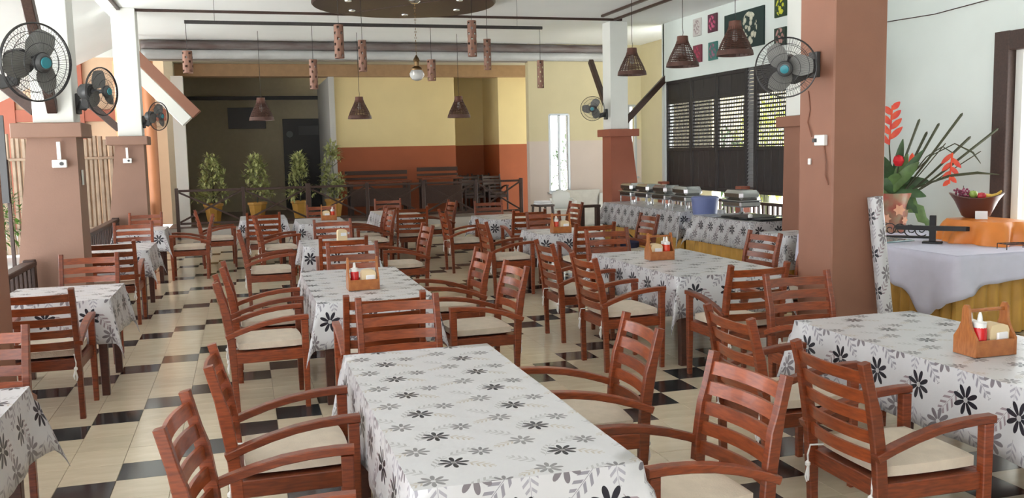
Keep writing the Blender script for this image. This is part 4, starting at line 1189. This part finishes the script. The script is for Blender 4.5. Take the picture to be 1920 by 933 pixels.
struct('trim_8', sbox((-1.85, 20.03, 3.74), (8.3, 20.2, CZ)), mat('dull_beam', (.28, .24, .20), .7), 'dull beam behind the tarpaulin', 'trim')

# ------------------------------------------------------------------ fans
def fan_meshes():
    r0 = .225
    F = {}
    def cage(y_rim, y_c, wires):
        m = MB(); M = Matrix.Rotation(-PI/2, 3, 'X')
        for f in (1.0, .78, .5, .26):
            yy = y_c + (y_rim-y_c)*f**2.2
            m.ring((0, yy, 0), r0*f, .0055 if f == 1 else .002, 48, 5, M)
        for k in range(wires):
            a = 2*PI*k/wires
            pts = []
            for f in (.2, .5, .8, .93, 1.0):
                yy = y_c + (y_rim-y_c)*f**2.2
                pts.append((r0*f*math.cos(a), yy, r0*f*math.sin(a)))
            m.tube(pts, .0011, 3)
        return m
    F['front_cage'] = (cage(.03, .085, 72).mesh('front_cage', CAGE))
    F['rear_cage'] = (cage(.02, -.075, 48).mesh('rear_cage', CAGE))
    m = MB(); m.lathe([(.0, .0), (.055, 0), (.055, .03), (.04, .045), (0, .048)], 22, (0, .062, 0), Matrix.Rotation(-PI/2, 3, 'X')); F['hub_ring'] = m.mesh('hub_ring', GREYM)
    m = MB(); m.lathe([(.0, .0), (.033, 0), (.031, .007), (0, .009)], 22, (0, .108, 0), Matrix.Rotation(-PI/2, 3, 'X')); F['badge'] = m.mesh('badge', BLUEC)
    m = MB(); vs = []; fs = []; n = 8
    for i in range(n+1):
        t = i/n; r_ = .035+.165*t
        wdt = (.055+.15*math.sin(PI*(t*.72+.08)))*(1-.25*t**4)
        for q in (-.5, -.2, .15, .5):
            ang = q*wdt/max(r_, .06)*.85 + .25*t
            vs.append((r_*math.cos(ang), .02*q*2.2*(1-.3*t)+.01, r_*math.sin(ang)))
    for i in range(n):
        for j in range(3): fs.append((i*4+j, i*4+j+1, i*4+j+5, i*4+j+4))
    m.add(vs, fs); F['blade'] = m.mesh('blade', FANG)
    m = MB(); m.lathe([(.0, -.22), (.05, -.215), (.07, -.19), (.078, -.12), (.07, -.085), (0, -.08)], 22, (0, 0, 0), Matrix.Rotation(-PI/2, 3, 'X')); F['motor'] = m.mesh('motor', GREYM)
    m = MB(); m.lathe([(.0, -.09), (.02, -.09), (.02, .07), (0, .07)], 12, (0, 0, 0), Matrix.Rotation(-PI/2, 3, 'X')); F['shaft'] = m.mesh('shaft', GREYM)
    return F
FM = fan_meshes()
def fan(label, mount, wall_n, head, face, spin=0.):
    """mount: point on the wall; wall_n: outward normal; head: centre of the cage; face: direction it blows"""
    mount, head, face, wn_ = Vector(mount), Vector(head), Vector(face).normalized(), Vector(wall_n)
    t = thing('wall_fan', label, 'fan', mount, 0, 'wall-mounted oscillating fans')
    x = face.cross(Vector((0, 0, 1))).normalized(); z = x.cross(face)
    M = Matrix((x, face, z)).transposed().to_4x4(); M.translation = head-mount
    for k in ('front_cage', 'rear_cage', 'motor', 'shaft'): link(k, FM[k], t, M=M)
    h = link('hub_ring', FM['hub_ring'], t, M=M); link('badge', FM['badge'], h); h.children[0]['label'] = 'teal hub badge'
    for k in range(3): link('blade', FM['blade'], t, M=M @ Matrix.Rotation(spin+2*PI*k/3, 4, 'Y'))
    side = wn_.cross(Vector((0, 0, 1)))
    ob('wall_bracket', MB().bar(Vector((0, 0, -.10))+wn_*.02, Vector((0, 0, .10))+wn_*.02, .11, .04, .006, wn_), GREYM, t)
    mp_ = head-mount - face*.16
    el = Vector((mp_.x, mp_.y, -.02))*.75 + wn_*.02
    el.z = min(-.02, mp_.z-.12)
    ob('arm', MB().sweep([wn_*.03, wn_*.03+(el-wn_*.03)*.6+Vector((0, 0, -.015)), el, mp_+Vector((0, 0, -.03))], [rect(.035, .045), rect(.032, .04), rect(.03, .035), rect(.025, .03)], side), GREYM, t)
    return t
fan('wall fan with a teal hub on the square pillar beside the balustrade', (-1.44, 6.12, 2.27), (1, 0, 0), (-1.14, 6.02, 2.35), (.72, -.69, -.10), .35)
fan('wall fan turned sideways on the sideways-fan pillar', (-1.53, 9.92, 2.32), (1, 0, 0), (-1.27, 9.62, 2.42), (.86, -.50, -.04), .9)
fan('wall fan on the one-fan pillar', (-1.51, 16.1, 2.36), (1, 0, 0), (-1.26, 15.80, 2.44), (.80, -.60, -.05), .5)
fan('wall fan on the terracotta tapered pillar at the buffet end', (6.79, 16.5, 2.42), (-1, 0, 0), (6.40, 16.25, 2.52), (-.45, -.88, -.10), .2)
fan('wall fan with a teal hub on the massive square pillar', (4.457, 6.43, 2.40), (-1, 0, 0), (4.03, 6.20, 2.36), (-.62, -.75, -.22), 1.3)

# ------------------------------------------------------------------ railing and shrubs, porch furniture
rl_ = thing('railing', 'dark wooden railing with crossed bars before the porch', 'railing', (0, 20.98, 0), 0)
px = [-1.38, .0, 1.40, 2.72, 4.02, 5.28, 6.40]
for k, x in enumerate(px): ob('post', MB().box((x, 0, .56), (.11 if k == 2 else .07, .09, 1.10 if k != 2 else 1.16), .005), BROWN, rl_)
for a, b in zip(px, px[1:]):
    ob('top_rail', MB().bar((a+.04, 0, 1.05), (b-.04, 0, 1.05), .06, .05), BROWN, rl_)
    ob('bottom_rail', MB().bar((a+.04, 0, .34), (b-.04, 0, .34), .05, .045), BROWN, rl_)
    ob('cross_bar', MB().bar((a+.04, -.012, .37), (b-.04, -.012, 1.02), .022, .04), BROWN, rl_)
    ob('cross_bar', MB().bar((a+.04, .012, 1.02), (b-.04, .012, .37), .022, .04), BROWN, rl_)
def shrub(label, x, y, H, W, seed, z=PZ, tall=False):
    rr = random.Random(seed)
    t = thing('potted_shrub', label, 'plant', (x, y, z), 0, 'potted shrubs on the porch')
    ob('pot', MB().lathe([(0, 0), (.13, 0), (.14, .02), (.21, .42), (.235, .43), (.235, .48), (.20, .48), (.19, .44), (0, .42)], 8, M=Matrix.Rotation(PI/8, 3, 'Z')), POTY, t)
    m = MB().tube([(0, 0, .40), (.02, .01, .75), (0, .02, H*.8)], [.022, .016, .008], 6)
    for k in range(7):
        a = rr.uniform(0, 6.28); z0 = rr.uniform(.6, H*.8); m.tube([(0, 0, z0), (math.cos(a)*W*.4, math.sin(a)*W*.4, z0+.2)], .006, 4)
    ob('stem', m, STEM, t)
    m = MB(); cl = []
    for k in range(44):
        q = rr.random(); zz = .60 + (H-.60)*q; w_ = W*.5*math.sqrt(max(.04, 1-q))*rr.uniform(.5, 1)
        a = rr.uniform(0, 6.28); cl.append(Vector((math.cos(a)*w_, math.sin(a)*w_, zz)))
    for c in cl:
        for k in range(20):
            d = Vector((rr.gauss(0, 1), rr.gauss(0, 1), rr.gauss(.3, 1))).normalized()
            m.leaf(c+d*rr.uniform(.01, .09), d, rr.uniform(.08, .14), .05)
    o = ob('foliage', m, LEAFL, t); o['kind'] = 'stuff'
shrub('broad variegated shrub in an ochre pot beside the slim white column', -.66, 21.7, 1.50, .80, 1)
shrub('variegated shrub in an ochre pot second from the white column', .30, 21.7, 1.50, .74, 2)
shrub('narrow pointed shrub in an ochre pot before the dark door', 1.26, 21.7, 1.48, .62, 3)
shrub('tall shrub in an ochre pot before the partition edge', 2.05, 21.9, 1.75, .66, 4)
def bench(label, x, y, L, D, H):
    t = thing('wooden_bench', label, 'bench', (x, y, PZ), 0, 'dark wooden benches on the porch')
    for k in range(4): ob('plank', MB().box((0, -D/2+D*(k+.5)/4, H-.02), (L, D/4-.008, .04), .004), mat('porch_bench_wood', (.16, .045, .022), .35, var=.2), t)
    for sx in (-1, 1):
        for sy in (-1, 1): ob('leg', MB().box((sx*(L/2-.08), sy*(D/2-.06), (H-.04)/2), (.08, .08, H-.04), .005), BROWN, t)
    ob('backrest', MB().box((0, D/2-.02, H+.20), (L, .03, .10), .005).box((0, D/2-.02, H+.06), (L, .03, .06), .005), BROWN, t)
    ob('front_rail', MB().box((0, -D/2+.02, H*.55), (L-.1, .03, H*.5), .004), BROWN, t)
bench('long dark wooden bench below the orange band', 3.2, 22.5, 1.55, .7, .85)
bench('shorter dark wooden bench beside the recess', 4.75, 22.5, 1.05, .7, .90)
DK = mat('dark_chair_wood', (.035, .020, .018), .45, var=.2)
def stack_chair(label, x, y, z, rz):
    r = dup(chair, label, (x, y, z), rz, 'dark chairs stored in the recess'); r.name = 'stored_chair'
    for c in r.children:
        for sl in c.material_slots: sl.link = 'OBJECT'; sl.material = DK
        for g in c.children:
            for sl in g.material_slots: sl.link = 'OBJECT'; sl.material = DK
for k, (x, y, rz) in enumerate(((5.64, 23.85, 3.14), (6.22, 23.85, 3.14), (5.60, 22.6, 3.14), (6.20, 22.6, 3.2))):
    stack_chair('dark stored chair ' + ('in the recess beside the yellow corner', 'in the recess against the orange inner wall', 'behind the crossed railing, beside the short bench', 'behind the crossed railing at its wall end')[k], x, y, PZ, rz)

# white plastic chair and leaning sheets by the back wall
t = thing('plastic_chair', 'white plastic chair by the back wall below the narrow window', 'chair', (6.75, 19.0, 0), rad(170))
WP = mat('worn_white_plastic', (.72, .73, .70), .45)
for sx in (-1, 1):
    ob('front_leg', MB().bar((sx*.20, .20, .43), (sx*.24, .25, 0), .05, .04), WP, t); ob('back_leg', MB().bar((sx*.19, -.19, .43), (sx*.23, -.27, 0), .05, .04), WP, t)
    ob('armrest', MB().sweep([(sx*.23, -.22, .68), (sx*.26, 0, .66), (sx*.25, .20, .64), (sx*.235, .22, .45)], rect(.03, .012), Vector((1, 0, 0))), WP, t)
ob('seat', MB().box((0, 0, .44), (.44, .44, .03), .012), WP, t)
m = MB(); vs = []; fs = []; n = 10
for i in range(n+1):
    x = -.22+.44*i/n; h = .40-.06*(x/.22)**2
    for q in (0, .5, 1): vs.append((x*(1-.1*q), -.21-.07*q+.04*(x/.22)**2, .46+h*q))
for i in range(n):
    for j in range(2): fs.append((i*3+j, i*3+j+1, i*3+j+4, i*3+j+3))
m.add(vs, fs); o = ob('backrest', m, WP, t); sm = o.modifiers.new('thick', 'SOLIDIFY'); sm.thickness = .012
tag(ob('leaning_sheet', MB().box((0, 0, .42), (.95, .03, .84), .006, Euler((rad(8), 0, 0)).to_matrix()), mat('translucent_grey_sheet', (.55, .53, .48), .5, var=.08), loc=(7.45, 19.80, -.004)), 'pale grey sheet leaning on the back wall under the window', 'board')
tag(ob('leaning_sheet', MB().box((0, 0, .38), (.42, .03, .76), .006, Euler((rad(10), 0, .1)).to_matrix()), mat('pale_sheet', (.66, .66, .63), .5, var=.06), loc=(8.1, 19.76, -.004)), 'narrow pale sheet leaning beside the wider grey one', 'board')
t = thing('stool', 'dark stool with white folded cloths by the wall corner', 'stool', (6.15, 18.6, 0), .2)
ob('seat', MB().box((0, 0, .58), (.38, .38, .04), .006), BROWN, t)
for sx in (-1, 1):
    for sy in (-1, 1): ob('leg', MB().bar((sx*.15, sy*.15, .57), (sx*.18, sy*.18, 0), .04, .04), BROWN, t)
for k, l_ in enumerate(('lower', 'upper')): tag(ob('folded_cloth', MB().box((0, 0, .02), (.34-.05*k, .26, .04), .014), PAPER, loc=(6.15, 18.6, .60+.042*k), rot=(0, 0, .3*k)), l_ + ' white folded cloth on the dark stool', 'cloth')
tag(ob('bench_end', MB().box((0, 0, .36), (.10, .10, .72), .006).box((.16, 0, .70), (.42, .12, .05), .006).box((.32, 0, .36), (.08, .10, .70), .006), BROWN, loc=(6.05, 16.0, 0)), 'dark wooden stand beside the tapered-pillar end of the buffet', 'stand')

# ------------------------------------------------------------------ left side: balustrades, posts, outdoors
def balustrade(label, y0, y1, x=-1.98, H=.80):
    t = thing('balustrade', label, 'railing', (x, (y0+y1)/2, 0), 0, 'wooden balustrades on the open side')
    L = y1-y0
    ob('handrail', MB().box((0, 0, H), (.11, L, .05), .008), BROWN, t); ob('lower_rail', MB().box((0, 0, .12), (.06, L, .05), .005), BROWN, t)
    n = int(L/.16)
    for k in range(n): ob('baluster', MB().box((0, -L/2+L*(k+.5)/n, H/2+.06), (.035, .05, H-.16), .004), BROWN, t)
    for s in (-1, 1): ob('post', MB().box((0, s*(L/2-.05), H/2+.02), (.10, .10, H+.04), .005), BROWN, t)
balustrade('wooden balustrade between the square fan pillar and the sideways-fan pillar', 6.40, 9.60)
balustrade('wooden balustrade between the two tapered pinkish pillars', 10.22, 15.8)
balustrade('wooden balustrade between the one-fan pillar and the porch', 16.4, 20.7)
balustrade('wooden balustrade before the square fan pillar', 2.0, 5.86)
def round_post(label, x, y, z0, z1, r):
    t = thing('round_post', label, 'post', (x, y, z0), 0, 'round orange posts outside the balustrade')
    ob('shaft', MB().lathe([(0, 0), (r*1.0, 0), (r, z1-z0), (0, z1-z0)], 24), ORCOL, t)
    ob('plinth', MB().box((0, 0, .12), (r*2.6, r*2.6, .24), .01), CONC, t)
round_post('round orange post beside the one-fan pillar', -2.32, 20.9, -.2, 3.8, .17)
round_post('second round orange post next to the white column', -1.82, 20.9, -.2, 3.8, .13)
round_post('round orange post outside, beyond the square fan pillar', -3.15, 12.6, -.2, 3.45, .105)
# slanting barge board
t = thing('barge_board', 'slanting brown and white barge board below the ceiling edge', 'roof board', (-1.40, 19.3, 3.05), 0)
ob('brown_board', MB().bar((-.46, 0, .72), (.60, 0, -.44), .40, .20, .006), TERRA, t)
ob('white_soffit', MB().bar((-.62, 0, .56), (.42, 0, -.58), .38, .24, .01), WPAINT, t)
ob('hook', MB().bar((-.45, 0, .70), (-.45, 0, 1.09), .05, .05), BROWN, t)
# neighbouring facade seen through the open side
fa = MB(); wbox(fa, (-9, 26, 0), (-1.75, 26.2, 5.2))
f_ = struct('wall_facade', fa, TANF, 'beige orange facade of the neighbouring house', 'wall')
for x in (-7.2, -5.6, -4.0, -2.6): ob('pilaster', sbox((x-.18, 25.85, 0), (x+.18, 26.0, 5.2)), TERRAD, f_)
ob('roof', sbox((-9.5, 19.9, 4.40), (-1.5, 26.3, 4.55)), TERRAD, f_)  # added roof slab out of view, shades the posts, screen and facade
ob('beam', sbox((-9, 25.88, 2.75), (-1.75, 26.0, 3.05)), TERRAD, f_)
# bamboo screen
t = thing('bamboo_screen', 'pale bamboo screen outside between the pinkish pillars', 'screen', (-3.9, 21.5, -.2), 0)
for k in range(26): ob('cane', MB().tube([(-1.2+.1*k, R.uniform(-.01, .01), 0), (-1.2+.1*k+R.uniform(-.02, .02), 0, 2.5+R.uniform(-.12, .12))], .046, 7), BAMS, t)
for z in (.5, 2.0): ob('crosspiece', MB().tube([(-1.3, -.06, z), (1.4, -.06, z)], .03, 7), BAMS, t)
# timber slab and small lantern house
t = thing('lantern_house', 'small terracotta lantern with a pitched roof on a pale pole', 'lantern', (-2.55, 14.5, -.2), 0)
ob('pole', MB().tube([(0, 0, 0), (0, 0, 1.75)], .09, 10), BAMS, t)
ob('box', MB().box((0, 0, 1.95), (.20, .20, .10), .006).box((0, 0, 2.14), (.20, .20, .04), .006), TERRAD, t)
for sx in (-1, 1):
    for sy in (-1, 1): ob('corner_post', MB().box((sx*.08, sy*.08, 2.05), (.03, .03, .14), .003), TERRAD, t)
ob('eave', MB().box((0, 0, 1.80), (.42, .42, .05), .006), TERRAD, t)
ob('roof', MB().lathe([(.30, 2.15), (.30, 2.18), (.03, 2.36), (0, 2.37)], 4, M=Matrix.Rotation(PI/4, 3, 'Z')), TERRAD, t)
# notice board
t = thing('notice_board', 'dark notice board with white sheets outside the balustrade', 'sign', (-3.72, 15.2, -.2), 0)
ob('panel', MB().box((0, 0, 2.0), (.75, .04, 1.3), .004), GREYM, t)
for sx in (-1, 1): ob('post', MB().box((sx*.36, .03, 1.0), (.05, .05, 2.0), .004), BROWN, t)
for x, z, w_, h in ((.02, 2.15, .14, .18), (.10, 1.80, .22, .24), (-.2, 2.2, .14, .18), (.08, 1.55, .30, .07)): ob('sheet', MB().box((x, -.023, z), (w_, .004, h), .001), PAPER, t)

def bush(label, c, rx, ry, rz_, n, m_, seed, lf=(.12, .22), grp='garden bushes outside the hall'):
    rr = random.Random(seed)
    t = thing('garden_bush', label, 'bush', (c[0], c[1], -.21), 0, grp)
    m = MB()
    for k in range(5):
        a = rr.uniform(0, 6.28); m.tube([(0, 0, 0), (math.cos(a)*rx*.3, math.sin(a)*ry*.3, c[2]*.7), (math.cos(a)*rx*.6, math.sin(a)*ry*.6, c[2]+.3*rz_)], [.05, .03, .01], 5)
    ob('stem', m, STEM, t)
    m = MB()
    for k in range(n):
        d = Vector((rr.gauss(0, 1), rr.gauss(0, 1), rr.gauss(0, 1))).normalized(); q = rr.random()**.4
        p = Vector((d.x*rx*q, d.y*ry*q, c[2]+.21+d.z*rz_*q))
        if p.z < .02: p.z = .05
        L = rr.uniform(*lf); m.leaf(p, (d+Vector((rr.gauss(0, .6), rr.gauss(0, .6), rr.gauss(.1, .5)))), L, L*.35)
    o = ob('foliage', m, m_, t); o['kind'] = 'stuff'
bush('leafy bush outside the narrow back window', (8.75, 23.4, 1.2), .8, .8, .9, 900, LEAFB, 1)
bush('tall green bush behind the second lattice shutter', (11.0, 21.5, 2.0), .8, .9, 1.6, 1100, LEAFB, 2)
bush('yellow green bush behind the last lattice shutter', (10.3, 16.4, 1.7), .7, .7, 1.0, 1100, mat('lime_leaf', (.55, .62, .08), .5, var=.3, vscale=4), 3)
bush('dark bush behind the first lattice shutter', (11.9, 25.5, 1.0), 1.0, 1.0, .9, 900, LEAFD, 4)
bush('green bush behind the louvre strip', (10.6, 18.6, 1.2), .7, .8, 1.0, 900, LEAFD, 5)
bush('green bush outside beneath the notice board', (-4.3, 16.6, .85), .8, .6, .75, 900, LEAFB, 6)
bush('dark shrubbery beyond the round orange post', (-5.2, 19.5, .9), 1.0, .9, .9, 900, LEAFD, 7)
